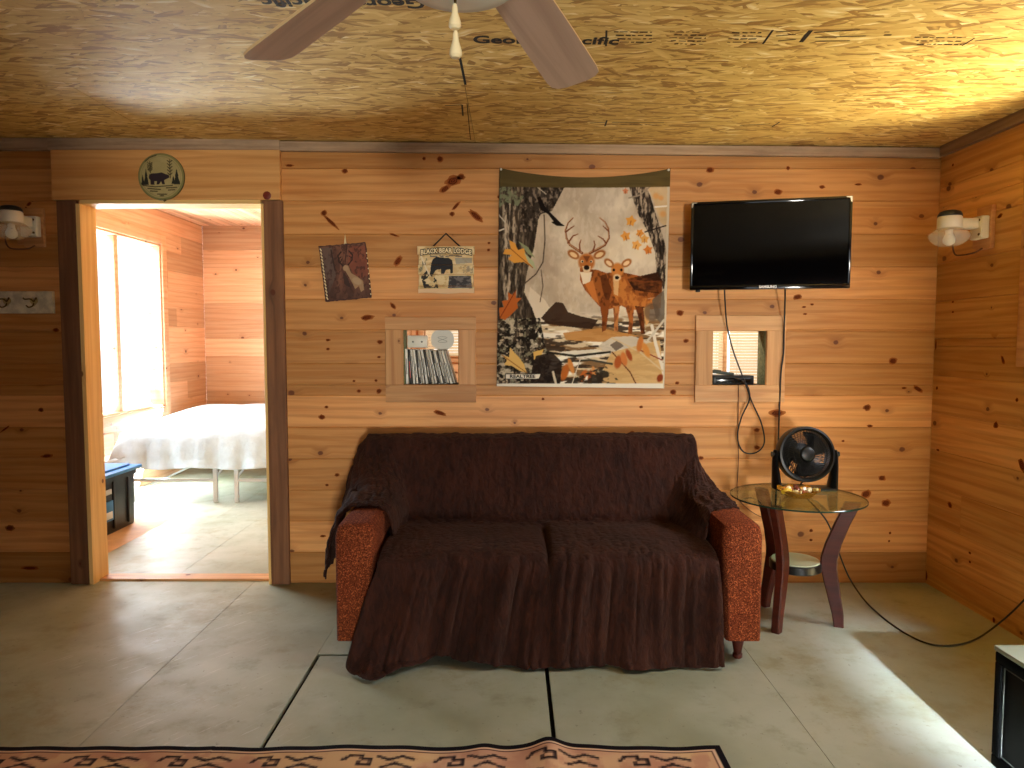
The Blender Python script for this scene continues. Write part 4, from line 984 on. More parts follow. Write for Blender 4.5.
m_.build('plate', M['white_plastic'], ovl, smooth=50)
m_ = MB(); m_.tube([V(oc.x + .026 * math.sin(2 * t), 3.999, oc.z + .016 * math.sin(t)) for t in [2 * math.pi * k / 48 for k in range(49)]], .0012, 5); m_.build('outline', plain('grey_line', srgb(150, 146, 130), .6), ovl, label='thin grey looping line')

# blinds of the back room
def blinds(name, x0, x1, z0, z1, label, curtain=None):
    r = thing(name, label, 'blind', ((x0 + x1) / 2, 6.27, z1))
    m_ = MB(); m_.box((x0, 6.245, z1 - .035), (x1, 6.285, z1), .003); m_.build('headrail', M['blind'], r)
    m_ = MB(); z = z0
    while z < z1 - .04:
        m_.box((x0, -.0125, -.0008), (x1, .0125, .0008), 0, 0, Matrix.Translation((0, 6.265, z)) @ Matrix.Rotation(math.radians(62), 4, 'X')); z += .0255
    m_.build('slats', M['blind'], r, smooth=0)
    for q in (.2, .8):
        m_ = MB(); m_.tube([(x0 + (x1 - x0) * q, 6.25, z0), (x0 + (x1 - x0) * q, 6.25, z1 - .03)], .0012, 5); m_.build('lift_cord', M['blind'], r)
    m_ = MB(); m_.box((x0, 6.252, z0 - .022), (x1, 6.278, z0 - .008), .003); m_.build('bottom_rail', M['blind'], r)
blinds('window_blind', WBW[0][0] + .02, WBW[0][1] - .02, WBW[0][2] + .03, WBW[0][3] - .02, 'cream slatted blind seen above the row of disc cases')
blinds('window_blind', WBW[1][0] + .02, 1.885, WBW[1][2] + .03, WBW[1][3] - .02, 'cream slatted blind behind the hanging cable, narrower of the pair by the receiver')
blinds('window_blind', 1.945, 2.255, WBW[1][2] + .03, WBW[1][3] - .02, 'cream slatted blind behind the receiver, wider of the pair')

# ------------------------------------------------------------------ wall lamps (two of a kind)
def lamp_parts(root, T, cap_mat):
    """local frame: wall plane y=0, the lamp sticks out along -y, x along the wall, z up"""
    def put(nm, mb, mat, lab=None, par=None): return mb.build(nm, M[mat], par or root, smooth=50, label=lab)
    a = MB(); a.box((-.055, -.022, -.105), (.055, 0, .105), .003, 0, T); a.box((-.10, -.008, -.09), (-.056, 0, .06), .002, 0, T); put('mounting_block', a, 'pine_frame')
    a = MB(); a.box((-.045, -.062, -.055), (.045, -.022, .055), .006, 0, T); bp = put('junction_box', a, 'white_plastic')
    for zz in (-.035, .035):
        a = MB(); a.lathe([(0, .003), (.006, .003), (.007, 0)], T @ Matrix.Translation((.028, -.062, zz)) @ Matrix.Rotation(math.radians(90), 4, 'X'), 10); put('screw', a, 'brass', None, bp)
    a = MB(); a.box((-.028, -.150, -.006), (.028, -.06, .046), .008, 0, T); put('arm', a, 'white_plastic')
    P = T @ Matrix.Translation((0, -.190, 0))
    a = MB(); a.lathe([(0, .056), (.050, .056), (.055, .050), (.055, .002), (.050, -.004), (0, -.004)], P, 32); put('neck', a, 'white_plastic')
    a = MB(); a.lathe([(.048, 0), (.058, -.004), (.084, -.026), (.092, -.038), (.089, -.050), (.066, -.076), (.042, -.088), (.0, -.091)], P, 40); put('glass_shade', a, 'lamp_glass', 'ribbed clear flared glass')
    a = MB(); a.lathe([(0, -.005), (.016, -.008), (.017, -.03), (.028, -.055), (.026, -.072), (.012, -.084), (0, -.086)], P, 20); put('bulb', a, 'bulb_white')
    a = MB(); a.lathe([(0, .086), (.028, .085), (.046, .078), (.054, .064), (.055, .056), (0, .056)], P, 28); put('sensor_cap', a, 'cap_dark', 'dark domed cap')
    a = MB(); a.tube([T @ q for q in catmull([(.01, -.03, -.10), (-.005, -.06, -.12), (-.04, -.10, -.128), (-.075, -.11, -.12), (-.088, -.115, -.08), (-.06, -.13, -.02)], 8)], .004, 7); put('wire', a, 'brown_cord')
k = NT('lamp_glass'); t_ = k.n('ShaderNodeBsdfTransparent'); d_ = k.n('ShaderNodeBsdfPrincipled'); d_.inputs['Base Color'].default_value = srgb(232, 228, 214); d_.inputs['Roughness'].default_value = .15
mx_ = k.n('ShaderNodeMixShader'); mx_.inputs[0].default_value = .32; k.set(mx_, 1, t_.outputs[0]); k.set(mx_, 2, d_.outputs[0]); k.t.links.new(mx_.outputs[0], k.out.inputs[0]); M['lamp_glass'] = k.m
M['bulb_white'] = plain('bulb_white', srgb(238, 236, 228), .3); M['cap_dark'] = plain('navy_cap', srgb(22, 26, 36), .35)
lp = at(36, 228, 3.9)
L1 = thing('sconce', 'white plastic wall sconce with dark cap above the coat hooks', 'wall lamp', (lp.x, 3.9, lp.z), 'white wall sconces')
lamp_parts(L1, Matrix.Translation((lp.x, 3.899, lp.z)), 'cap_dark')
rp_ = onx(988, 228, XR - .001)
L2 = thing('sconce', 'white plastic wall sconce on the side wall near the television', 'wall lamp', rp_, 'white wall sconces')
lamp_parts(L2, Matrix.Translation(rp_) @ Matrix.Rotation(math.radians(-90), 4, 'Z'), 'cap_dark')

# coat hooks
a0, a1 = at(-20, 302.5, 3.9), at(55, 302.5, 3.9); ht = at(0, 291.5, 3.9).z - at(0, 313.5, 3.9).z
ck = thing('coat_rack', 'whitewashed board with dark metal coat hooks beside the doorway', 'coat rack', ((a0.x + a1.x) / 2, 3.89, a0.z))
m_ = MB(); m_.board((a0.x - .25, 3.878, a0.z - ht / 2), (1, 0, 0), (0, 0, 1), (0, -1, 0), a1.x - a0.x + .25, ht, .022, .004, 0, .5); m_.build('back_board', M['whitewash'], ck, smooth=0)
for u in (-28, 7, 34):
    p = at(u, 301, 3.876); hk = MB()
    for sx in (-1, 1): hk.tube(catmull([p + V(0, 0, -.006), p + V(sx * .012, -.012, .010), p + V(sx * .03, -.03, .008), p + V(sx * .036, -.036, .016)], 6), [.004] * 19, 7)
    hk.tube(catmull([p + V(0, 0, -.010), p + V(0, -.014, -.028), p + V(-.01, -.03, -.036), p + V(-.022, -.034, -.026)], 6), .004, 7)
    hb = hk.build('hook', M['brass'], ck, smooth=180)
    pl = MB(); pl.prism([(0, -.030), (.020, -.006), (.022, .008), (.012, .018), (0, .010), (-.012, .018), (-.022, .008), (-.020, -.006)], lambda a, b, d, p=p: V(p.x + a, d, p.z + b), p.y - .004, p.y + .001); pl.build('heart_plate', plain('pale_brass', srgb(190, 172, 120), .4, .6), hb, smooth=0)

# ------------------------------------------------------------------ pictures and plaques
# fleece banner with two deer
P = Paint(492, 160, 676, 394, 3.0, (198, 180, 158))
c1 = P.tex(60, 40, 1); P.blend(c1 * .75, (226, 208, 182)); P.blend(P.tex(40, 30, 2, .5, .7) * .55, (150, 128, 106))
P.blend(P.tex(26, 40, 3, .52, .66) * np.clip((235 - P.Y) / 60, 0, 1) * .5, (136, 118, 100))
for x_, y_, a_, b_, c_, al_ in [(548, 262, 16, 34, (150, 130, 112), .45), (556, 298, 22, 10, (170, 148, 124), .5), (588, 205, 14, 22, (150, 132, 112), .45), (612, 210, 22, 26, (232, 220, 202), .5), (560, 236, 16, 20, (222, 208, 188), .4), (640, 262, 26, 12, (228, 214, 194), .5), (570, 320, 30, 8, (232, 222, 204), .4)]: P.ell(x_, y_, a_, b_, c_, al=al_, soft=.6)
P.blend(P.tex(5, 9, 72, .52, .66) * .14 * (P.Y < 312), (140, 120, 102)); P.blend(P.tex(4, 7, 73, .55, .68) * .18 * (P.Y < 312), (238, 228, 212))
P.blend(np.clip((P.Y - 312) / 16, 0, 1), (212, 190, 156)); g1 = np.clip((P.Y - 312) / 10, 0, 1)
P.blend(g1 * P.tex(30, 5, 4, .5, .58), (240, 230, 212)); P.blend(g1 * P.tex(26, 5, 5, .52, .60) * .9, (120, 86, 52)); P.blend(g1 * P.tex(14, 3, 6, .56, .62) * .9, (58, 44, 34))
for pts, c in [([(530, 287), (545, 300), (556, 318), (520, 325), (528, 300)], (226, 210, 188)), ([(541, 318), (548, 310), (556, 302), (563, 303), (568, 312), (580, 316), (598, 320), (592, 329), (570, 327), (548, 324)], (54, 36, 26)), ([(563, 333), (600, 328), (640, 336), (600, 342), (566, 340)], (190, 134, 74)), ([(598, 346), (612, 337), (632, 336), (652, 342), (628, 352), (606, 353)], (206, 192, 172)), ([(610, 345), (618, 340), (624, 346), (616, 351)], (110, 96, 84)), ([(612, 352), (660, 340), (664, 384), (600, 384), (606, 362)], (204, 164, 108)), ([(560, 352), (596, 349), (612, 353), (590, 358), (566, 357)], (228, 218, 200))]: P.poly(pts, c, .92)
P.line([(545, 352), (575, 356), (610, 352)], 2.2, (44, 40, 32)); P.line([(560, 362), (590, 360), (612, 364)], 2, (70, 64, 52))
# left trunk and branch
bark = P.tex(2.2, 14, 7, .42, .60); bark2 = P.tex(1.5, 6, 8, .45, .58)
tr = P.mask_poly([(494, 160), (528, 160), (537, 200), (538, 222), (534, 248), (527, 272), (524, 292), (532, 308), (537, 322), (533, 345), (545, 360), (556, 384), (494, 386)])
P.blend(tr, (70, 58, 48)); P.blend(tr * bark * np.clip((P.X - 499) / 6, 0, 1) * np.clip((530 - P.X) / 18, 0, 1), (192, 174, 150)); P.blend(tr * bark2 * .5, (26, 20, 16))
br_ = P.mask_poly([(522, 160), (575, 160), (566, 184), (552, 211), (541, 214), (532, 232), (520, 232)]); P.blend(br_, (60, 50, 42)); P.blend(br_ * P.tex(3, 5, 9, .45, .6) * .8, (150, 132, 114)); P.blend(br_ * P.tex(2, 4, 10, .5, .6) * .6, (24, 19, 16))
for pts in ([(537, 198), (541, 210), (548, 214), (554, 222), (563, 225), (556, 218), (546, 208), (540, 196)], [(551, 222), (558, 221), (565, 226), (557, 226)]): P.poly(pts, (26, 20, 18))
P.line([(544, 215), (545, 240), (543, 262), (536, 274), (524, 284)], 1.2, (86, 70, 56)); P.line([(541, 270), (543, 286), (540, 302)], .9, (96, 80, 66)); P.line([(498, 214), (505, 222)], 1.2, (200, 188, 170)); P.line([(536, 186), (546, 194)], 1, (190, 176, 156)); P.line([(498, 231), (504, 229)], 1.4, (210, 200, 184))
gl = P.mask_poly([(499, 184), (512, 184), (524, 196), (518, 206), (506, 202), (499, 208)]); P.blend(gl * P.tex(3, 3, 11), (120, 124, 96))
low = P.mask_poly([(496, 318), (540, 318), (545, 345), (560, 384), (496, 384)]); P.blend(low * P.tex(3, 4, 12, .5, .6), (128, 122, 100)); P.blend(low * P.tex(3, 4, 13, .52, .6), (34, 28, 24)); P.blend(low * P.tex(5, 3, 14, .56, .62) * .8, (206, 190, 164))
# right trunk
rt = P.mask_poly([(627, 180), (643, 180), (650, 195), (656, 215), (664, 240), (668, 262), (664, 290), (657, 282), (655, 252), (648, 232), (637, 212)]); P.blend(rt, (66, 54, 46)); P.blend(rt * P.tex(2, 8, 15, .44, .58), (168, 150, 130)); P.blend(rt * P.tex(1.6, 7, 16, .48, .58) * .8, (28, 22, 18))
P.poly([(645, 184), (668, 180), (667, 228), (660, 222), (655, 205), (650, 192)], (206, 172, 124), .6); P.line([(629, 198), (640, 195), (652, 185)], 1.4, (150, 134, 116)); P.line([(655, 207), (668, 206)], 1.6, (230, 222, 210)); P.line([(645, 232), (658, 228), (668, 225)], 1.2, (44, 32, 28))
for x, y, r in [(656, 196, 3), (661, 198, 2.5), (663, 214, 3)]: P.ell(x, y, r, r, (214, 150, 84), al=.7, soft=.4)
# maple leaves
def maple(x, y, r, c, rot=0.0):
    pts = []
    for k in range(10):
        a = rot - math.pi / 2 + k * math.pi / 5; q = r * (1.12 if k % 2 == 0 else .66); pts.append((x + q * math.cos(a), y + q * math.sin(a)))
    P.poly(pts, c); P.line([(x, y), (x + r * .9 * math.cos(rot + 1.6), y + r * .9 * math.sin(rot + 1.6))], .7, (150, 84, 40))
for x, y, r, c, ro in [(631, 221, 5.4, (216, 150, 66), .2), (625.5, 236, 5, (222, 152, 72), -.3), (640, 233, 4.2, (212, 140, 62), .5), (644.5, 239, 4.4, (214, 158, 84), 0), (636.5, 245, 5, (224, 164, 88), .3), (648, 250, 4.6, (206, 124, 56), -.2), (625.5, 191, 3, (206, 128, 92), 0)]: maple(x, y, r, c, ro)
# oak leaves
def oak(pts, c, vein): P.poly(pts, c); P.line([pts[0], ((pts[0][0] + pts[len(pts) // 2][0]) / 2, (pts[0][1] + pts[len(pts) // 2][1]) / 2), pts[len(pts) // 2]], .8, vein)
oak([(533, 268), (524, 262), (514, 263), (508, 259), (512, 255), (503, 254), (505, 249), (511, 249), (509, 240), (515, 243), (518, 250), (524, 248), (526, 255), (531, 262)], (222, 156, 70), (150, 84, 36)); P.poly([(518, 241), (528, 247), (535, 258), (528, 254)], (140, 146, 110)); P.poly([(524, 252), (534, 262), (536, 270), (528, 262)], (176, 180, 142))
oak([(500, 318), (505, 320), (512, 314), (518, 308), (517, 303), (522, 298), (516, 298), (516, 290), (512, 295), (508, 292), (508, 300), (502, 301), (504, 307), (499, 308)], (186, 98, 44), (120, 52, 24))
oak([(527, 373), (520, 371), (512, 366), (504, 365), (507, 360), (502, 355), (509, 357), (510, 347), (514, 352), (519, 357), (524, 364)], (220, 178, 104), (150, 96, 44)); P.poly([(533, 352), (544, 349), (541, 356), (534, 360)], (220, 176, 96))
# deer: buck
def fur(pts, c, dark, seed):
    m = P.mask_poly(pts); P.blend(m, c); P.blend(m * P.tex(3, 5, seed, .5, .66) * .6, dark)
fur([(580, 268), (598, 270), (606, 273), (622, 272), (640, 276), (656, 274), (662, 281), (662, 296), (640, 300), (620, 306), (607, 310), (600, 307), (592, 298), (585, 290), (580, 280)], (156, 88, 40), (70, 34, 18), 21)
P.blend(P.mask_poly([(627, 279), (658, 272), (663, 282), (661, 294), (634, 290)]) * (.45 + .5 * P.tex(9, 4, 71)), (50, 26, 16)); P.line([(630, 280), (645, 282), (660, 281)], 1.2, (120, 62, 30), .6); P.poly([(600, 276), (606, 274), (612, 290), (608, 304), (603, 292)], (74, 36, 18), .7)
P.poly([(580, 272), (592, 272), (590, 283), (583, 284)], (232, 214, 188)); P.poly([(585, 284), (593, 280), (599, 304), (592, 298)], (196, 116, 56))
fur([(599, 300), (610, 300), (608, 316), (606, 330), (602, 332), (602, 318)], (132, 70, 32), (60, 28, 14), 22); fur([(613, 306), (620, 305), (618, 320), (618, 331), (614, 331), (614, 318)], (188, 120, 66), (110, 58, 28), 23)
P.ell(586.5, 262, 8.2, 8.6, (176, 104, 50)); P.poly([(582, 266), (591, 266), (589.5, 273), (584, 273)], (218, 190, 154)); P.ell(586.6, 267.6, 2.8, 2.4, (30, 18, 14)); P.ell(582.2, 261.5, 1.5, 1.3, (236, 214, 180)); P.ell(591.2, 261.5, 1.5, 1.3, (236, 214, 180)); P.ell(582.4, 261.6, .9, .9, (18, 10, 8)); P.ell(591, 261.6, .9, .9, (18, 10, 8)); P.poly([(583, 256), (590, 256), (587, 263)], (96, 50, 26), .7)
for x, s_ in ((573.5, -1), (599.5, 1)): P.ell(x, 254.5, 6.4, 4.0, (150, 88, 44), rot=s_ * -.45 if s_ > 0 else .55); P.ell(x, 254.8, 4.2, 2.2, (226, 190, 142), rot=s_ * -.45 if s_ > 0 else .55)
for pts in ([(582, 253), (576, 249), (570, 245), (566.5, 238), (565.5, 230), (568, 223), (573, 218)], [(590, 253), (598, 249), (605, 245), (609, 238), (608.5, 229), (605, 222), (600, 218)]): P.line(pts, 2.6, (112, 60, 34), 1.0); P.line([(q[0] - .4, q[1] - .4) for q in pts], .8, (196, 150, 110), .5)
for pts in ([(568, 243), (573, 236), (578, 234)], [(565.6, 232), (571, 228), (574, 226)], [(580, 251), (579.5, 244), (581, 240)], [(606, 243), (603, 239), (598, 236)], [(608.5, 231), (603, 226)], [(593, 251), (595, 245), (594, 241)]): P.line(pts, 1.7, (120, 66, 38), .8)
# doe
fur([(613, 277), (624, 277), (628, 286), (634, 294), (648, 299), (661, 296), (661, 308), (646, 310), (630, 310), (620, 305), (613, 294)], (192, 118, 56), (128, 66, 30), 24)
P.poly([(613, 279), (619, 280), (618, 296), (614, 294)], (226, 186, 134), .75); fur([(625, 305), (634, 306), (633, 322), (632, 334), (628, 334), (629, 320)], (172, 98, 46), (80, 40, 20), 25); fur([(635, 306), (646, 307), (644, 320), (645, 334), (641, 334), (639, 320)], (112, 58, 28), (46, 22, 12), 26); P.poly([(643, 308), (650, 306), (649, 322), (646, 326)], (214, 160, 100))
P.ell(617.5, 270.5, 6.2, 7.6, (200, 126, 62)); P.ell(617, 277.5, 3.8, 3.4, (222, 192, 152)); P.ell(617, 277.6, 2.1, 1.7, (26, 16, 12)); P.ell(613.8, 270, 1.3, 1.4, (20, 12, 9)); P.ell(621.4, 270, 1.3, 1.4, (20, 12, 9))
for x, r_ in ((609, .7), (626.5, -.6)): P.ell(x, 263, 5.6, 3.6, (160, 96, 48), rot=r_); P.ell(x, 263.2, 3.6, 2.0, (232, 198, 156), rot=r_)
P.poly([(652, 300), (664, 290), (666, 330), (656, 318)], (98, 88, 78), .8); P.ell(652, 312, 8, 9, (88, 72, 60), al=.7)
# stalks and fallen leaves
P.line([(652, 326), (656, 345), (662, 366), (666, 382)], 3.2, (222, 210, 192)); P.line([(664, 320), (654, 333), (648, 340)], 2.2, (200, 190, 172)); P.line([(612, 338), (640, 352), (664, 372)], 1.4, (206, 180, 142)); P.line([(612, 352), (630, 372), (636, 384)], 1.1, (92, 48, 26)); P.line([(640, 350), (662, 360)], 1.1, (130, 50, 34))
for x, y, a_, b_, ro, c in [(565, 372, 3.6, 9, .3, (176, 96, 40)), (571, 366, 2.4, 8, -.3, (206, 132, 66)), (583, 376, 3, 7, .5, (186, 100, 46)), (590, 378, 2.2, 8, .1, (156, 76, 36)), (594, 372, 1.8, 6, -.2, (210, 140, 80)), (618, 362, 3.6, 6.5, .2, (166, 84, 40)), (624, 359, 3, 7, -.2, (198, 116, 60)), (629, 355, 2.4, 6, -.4, (150, 70, 36)), (640, 344, 3, 8, .2, (190, 112, 54)), (646, 350, 3, 8, -.4, (206, 136, 66)), (600, 379, 3, 4, 0, (90, 40, 24)), (660, 378, 3, 4, .4, (130, 56, 30))]: P.ell(x, y, a_, b_, c, rot=ro, soft=.2)
dk = P.mask_poly([(536, 356), (552, 352), (562, 362), (560, 384), (530, 384), (532, 368)]); P.blend(dk * .85, (36, 26, 22)); dk = P.mask_poly([(594, 370), (606, 366), (622, 384), (560, 384), (575, 378)]); P.blend(dk * P.tex(6, 3, 27, .4, .55) * .9, (44, 38, 30))
P.line([(553, 372), (556, 384)], 2.4, (206, 190, 164)); P.line([(580, 360), (572, 384)], 1, (206, 196, 176))
P.poly([(505.5, 373.8), (541, 373.8), (539, 379), (505.5, 379)], (232, 222, 204)); P.line([(505.5, 373.8), (541, 373.8), (539, 379), (505.5, 379), (505.5, 373.8)], .7, (40, 32, 26))
P.blend(np.clip((P.Y - 383.2) * 2, 0, 1), (232, 222, 204)); P.blend((((P.X < 498.6 - (P.Y - 187) * .012) | (P.X > 667.3 - (P.Y - 187) * .022)) & (P.Y > 186)).astype(float), (206, 192, 168))
hem = np.clip((187 + 1.0 * np.sin((P.X - 500) / 170 * 3.1) - P.Y) * 1.5, 0, 1); P.blend(hem, (92, 78, 46)); P.blend(hem * P.tex(40, 3, 28) * .4, (72, 60, 36))
_b = P.a.copy(); P.a[1:-1, 1:-1] = (_b[1:-1, 1:-1] * 2 + _b[:-2, 1:-1] + _b[2:, 1:-1] + _b[1:-1, :-2] + _b[1:-1, 2:]) / 6
ban = thing('deer_banner', 'fleece wall banner printed with a buck and a doe between tree trunks', 'banner', at(583, 280, 3.885))
def ban_px(S, T):
    top = 167.5 + 9.5 * np.sin(np.clip(S, 0, 1) * math.pi) ** .8 + 0.6 * S; v = top + (386.2 + 2.2 * S - top) * T
    uL = 499.5 - 2.8 * T; uR = 670.5 - 6.3 * T - 0; return uL + (uR - uL) * S, v
def ban_fn(S, T):
    u, v = ban_px(S, T); sag = np.exp(-(T / .12) ** 2)
    Y = 3.884 - .010 * np.sin(S * 7.5 + 1) * (1 - .4 * T) * .6 - .006 * np.sin(S * 16 + T * 5) * .5 - .012 * sag * np.sin(S * math.pi)
    return np_at(u, v, Y)
printed_grid('fleece', ban_fn, 400, 500, P, ban_px, M['print_cloth'], ban, .003)
vs, fs = text_geo('REALTREE', .0245, .0003, .0007); c_ = at(522.5, 376.5, 3.874)
m_ = MB(); m_.add([(c_.x + q.x * 1.3, c_.y - .0015 + 0 * q.z, c_.z + q.y) for q in vs], fs); m_.build('lettering', M['ink'], ban, smooth=0, label='dark printed brand lettering')
for u, v, nm in ((501, 169.5, 'sconce-free upper'), (668.5, 170, 'television-side')):
    m_ = MB(); m_.lathe([(0, .010), (.004, .009), (.006, .006), (.004, .003), (.006, 0), (.0015, -.001), (.001, -.012)], Matrix.Translation(at(u, v, 3.872)) @ Matrix.Rotation(math.radians(90), 4, 'X'), 14)
    tag(m_.build('push_pin', M['white_plastic'], smooth=60), 'white push pin holding the banner corner %s' % ('near the hanging bear sign' if u < 600 else 'near the television'), 'push pin', 'push pins of the banner')

# wood-burned deer plaque hung askew
P = Paint(312, 238, 378, 306, 5.0, (122, 76, 58))
P.blend(P.tex(8, 14, 31), (98, 60, 46)); P.blend(P.tex(6, 20, 32, .5, .62) * .7, (150, 98, 76)); P.poly([(350, 246), (366, 246), (369, 275), (356, 280), (348, 262)], (164, 82, 58), .6); P.poly([(321, 248), (332, 247), (336, 275), (330, 292), (326, 296)], (112, 94, 88), .7); P.blend(np.clip((P.Y - 280) / 14, 0, 1) * .5, (76, 48, 38))
P.blend(P.tex(2, 3, 33, .56, .64) * .6, (70, 38, 28)); P.line([(331, 250), (335, 270)], 1.2, (60, 32, 26)); P.line([(347, 245), (345, 262)], 1, (70, 34, 24))
P.poly([(344, 267), (348, 265), (351, 273), (358, 277), (363, 281), (364, 290), (361, 292), (359, 286), (355, 289), (353, 284), (349, 277), (346, 272)], (188, 150, 112)); P.ell(345.5, 268, 2.6, 3, (196, 160, 124)); P.ell(357, 281, 5, 3.2, (206, 172, 134), rot=.5); P.poly([(343, 272), (348, 278), (351, 288), (344, 284)], (62, 38, 32), .8)
for pts in ([(343, 266), (339, 262), (338, 256), (341, 252)], [(348, 265), (352, 260), (352.5, 255), (349, 251)]): P.line(pts, 1.3, (52, 26, 20)); 
for pts in ([(338.5, 259), (341, 257)], [(352, 258), (349, 256)], [(340, 263), (342, 259)]): P.line(pts, 1, (52, 26, 20))
C4 = [(319.2, 247), (365, 243), (371, 297), (326.3, 301)]
def quad_px(C4):
    def f(S, T):
        a = [np.array(c, float) for c in C4]
        return [(a[0][i] * (1 - S) + a[1][i] * S) * (1 - T) + (a[3][i] * (1 - S) + a[2][i] * S) * T for i in (0, 1)]
    return f
q4 = quad_px(C4); P.a *= .84; pq = thing('deer_plaque', 'brown wooden plaque with a painted stag, hanging crooked on the wall', 'plaque', at(345, 275, 3.89))
printed_grid('painted_face', lambda S, T: np_at(*q4(S, T), 3.8795), 130, 150, P, q4, M['print_wood'], pq)
def slab(mb, C, y0, y1, wob=0.0, n=24):
    ring = []; rs = random.Random(4)
    for i in range(4):
        p, q = C[i], C[(i + 1) % 4]
        for k in range(n): t = k / n; ring.append((p[0] + (q[0] - p[0]) * t + rs.uniform(-wob, wob), p[1] + (q[1] - p[1]) * t + rs.uniform(-wob, wob)))
    mb.loft([[at(u, v, y0) for u, v in ring], [at(u, v, y1) for u, v in ring]], 0, True)
m_ = MB(); slab(m_, [(318.4, 246.3), (365.8, 242.2), (372, 297.8), (325.5, 302)], 3.880, 3.8985, .35); m_.build('slab', plain('dark_bark_edge', srgb(58, 24, 18), .7), pq, smooth=40)
m_ = MB()
for k in range(15):
    t = (k + .5) / 15; c = (320.2 + 7 * t, 248.2 + 52 * t); m_.tube([at(c[0] - .4, c[1] - 1.3, 3.877), at(c[0] + .9, c[1] + 1.2, 3.877)], .0035, 6)
m_.build('edge_lacing', M['cream'], pq, label='cream stitched lacing'); m_ = MB()
for k in range(9):
    t = (k + .6) / 9; c = (366.3 + 4.6 * t, 250 + 46 * t); m_.tube([at(c[0] - .2, c[1] - .5, 3.877), at(c[0] + .3, c[1] + .6, 3.877)], .0028, 6)
m_.build('edge_lacing', M['cream'], pq, label='cream stitched lacing')
m_ = MB(); m_.tube([at(344.5, 244.5, 3.885), at(345, 234.5, 3.893), at(345.9, 244.5, 3.885)], .0035, 6); m_.build('hanging_loop', M['cream'], pq, label='pale leather loop')

# hanging slatted bear sign
P = Paint(412, 240, 480, 298, 6.0, (214, 186, 136))
P.blend(P.tex(10, 6, 41), (226, 204, 160)); P.blend(P.tex(5, 4, 42, .54, .66) * .7, (186, 150, 96)); 
P.poly([(433, 259), (436, 257), (444, 257.6), (449, 258), (452, 260), (453, 265), (453, 273), (450.5, 273.5), (450, 269), (446, 270), (444, 274), (441, 274), (441, 269), (436, 270), (433, 274.5), (429.5, 274.5), (430.5, 270), (431, 264)], (26, 26, 32))
P.blend(P.mask_poly([(421, 277), (427, 270), (434, 277), (438, 282), (438, 288), (424, 288)]) * P.tex(3, 3, 43, .42, .52), (34, 32, 30)); P.blend(P.mask_poly([(449, 276), (471, 276), (472, 288), (448, 288)]) * .9, (96, 92, 96)); P.blend(P.mask_poly([(449, 276), (471, 276), (472, 288), (448, 288)]) * P.tex(4, 2, 44, .45, .55), (52, 50, 54)); P.blend(P.mask_poly([(455, 258), (472, 258), (472, 263), (456, 264)]) * .7, (140, 140, 136)); P.blend(P.mask_poly([(460, 266), (473, 266), (473, 274), (464, 274)]) * P.tex(3, 2, 45) * .7, (128, 116, 100))
P.blend(P.mask_poly([(419, 256), (427, 256), (428, 270), (419, 276)]) * P.tex(3, 5, 46, .5, .6) * .8, (90, 92, 78)); P.line([(421, 256), (426, 268), (430, 276)], 1.2, (228, 214, 190)); P.blend(P.mask_poly([(430, 254.5), (462, 254.5), (462, 257), (430, 257)]) * P.tex(3, 1.4, 47, .45, .52) * .7, (70, 66, 72)); P.blend(np.clip((P.Y - 288.6) * 2, 0, 1), (224, 190, 152))
sg_ = thing('bear_sign', 'cream slatted bear lodge sign hanging from a dark cord', 'sign', at(446, 270, 3.89))
rows_ = [(246.2, 254.4, 417.2, 474.6), (254.8, 264.6, 418.6, 473.2), (265.0, 274.4, 418.0, 474.0), (274.8, 285.8, 418.8, 473.4), (286.2, 293.2, 418.2, 474.2)]
for i, (v0, v1, u0, u1) in enumerate(rows_):
    fpx = lambda S, T, v0=v0, v1=v1, u0=u0, u1=u1: (u0 + (u1 - u0) * S, v0 + (v1 - v0) * T + (.5 * np.sin(S * 9 + v0) * ((T > .5) if v0 > 280 else 0) * T))
    printed_grid('slat', lambda S, T, f=fpx: np_at(*f(S, T), 3.874), 150, 24, P, fpx, M['print_wood'], sg_, .010)
m_ = MB(); slab(m_, [(426, 248), (430, 248), (430, 292), (426, 292)], 3.885, 3.898); m_.build('batten', M['plain_wood'], sg_); m_ = MB(); slab(m_, [(462, 248), (466, 248), (466, 292), (462, 292)], 3.885, 3.898); m_.build('batten', M['plain_wood'], sg_)
def arc_text(body, size, u, v, Y, bend, off, ext=.0008):
    vs, fs = text_geo(body, size, ext, off); c = at(u, v, Y)
    return [(c.x + q.x * .86, Y - q.z, c.z + q.y - bend * q.x * q.x) for q in vs], fs
m_ = MB(); m_.add(*arc_text('BLACK BEAR LODGE', .0350, 446, 250.6, 3.8722, .45, .0052)); m_.build('lettering_outline', M['ink'], sg_, smooth=0)
m_ = MB(); m_.add(*arc_text('BLACK BEAR LODGE', .0350, 446, 250.6, 3.8705, .45, .0010)); m_.build('lettering', plain('cream_letters', srgb(240, 222, 180), .6), sg_, smooth=0, label='raised cream lettering')
m_ = MB(); m_.tube([at(432.5, 247, 3.880), at(446, 233.5, 3.890), at(460.5, 247, 3.880)], .0045, 7); m_.build('hanging_cord', M['cord'], sg_)

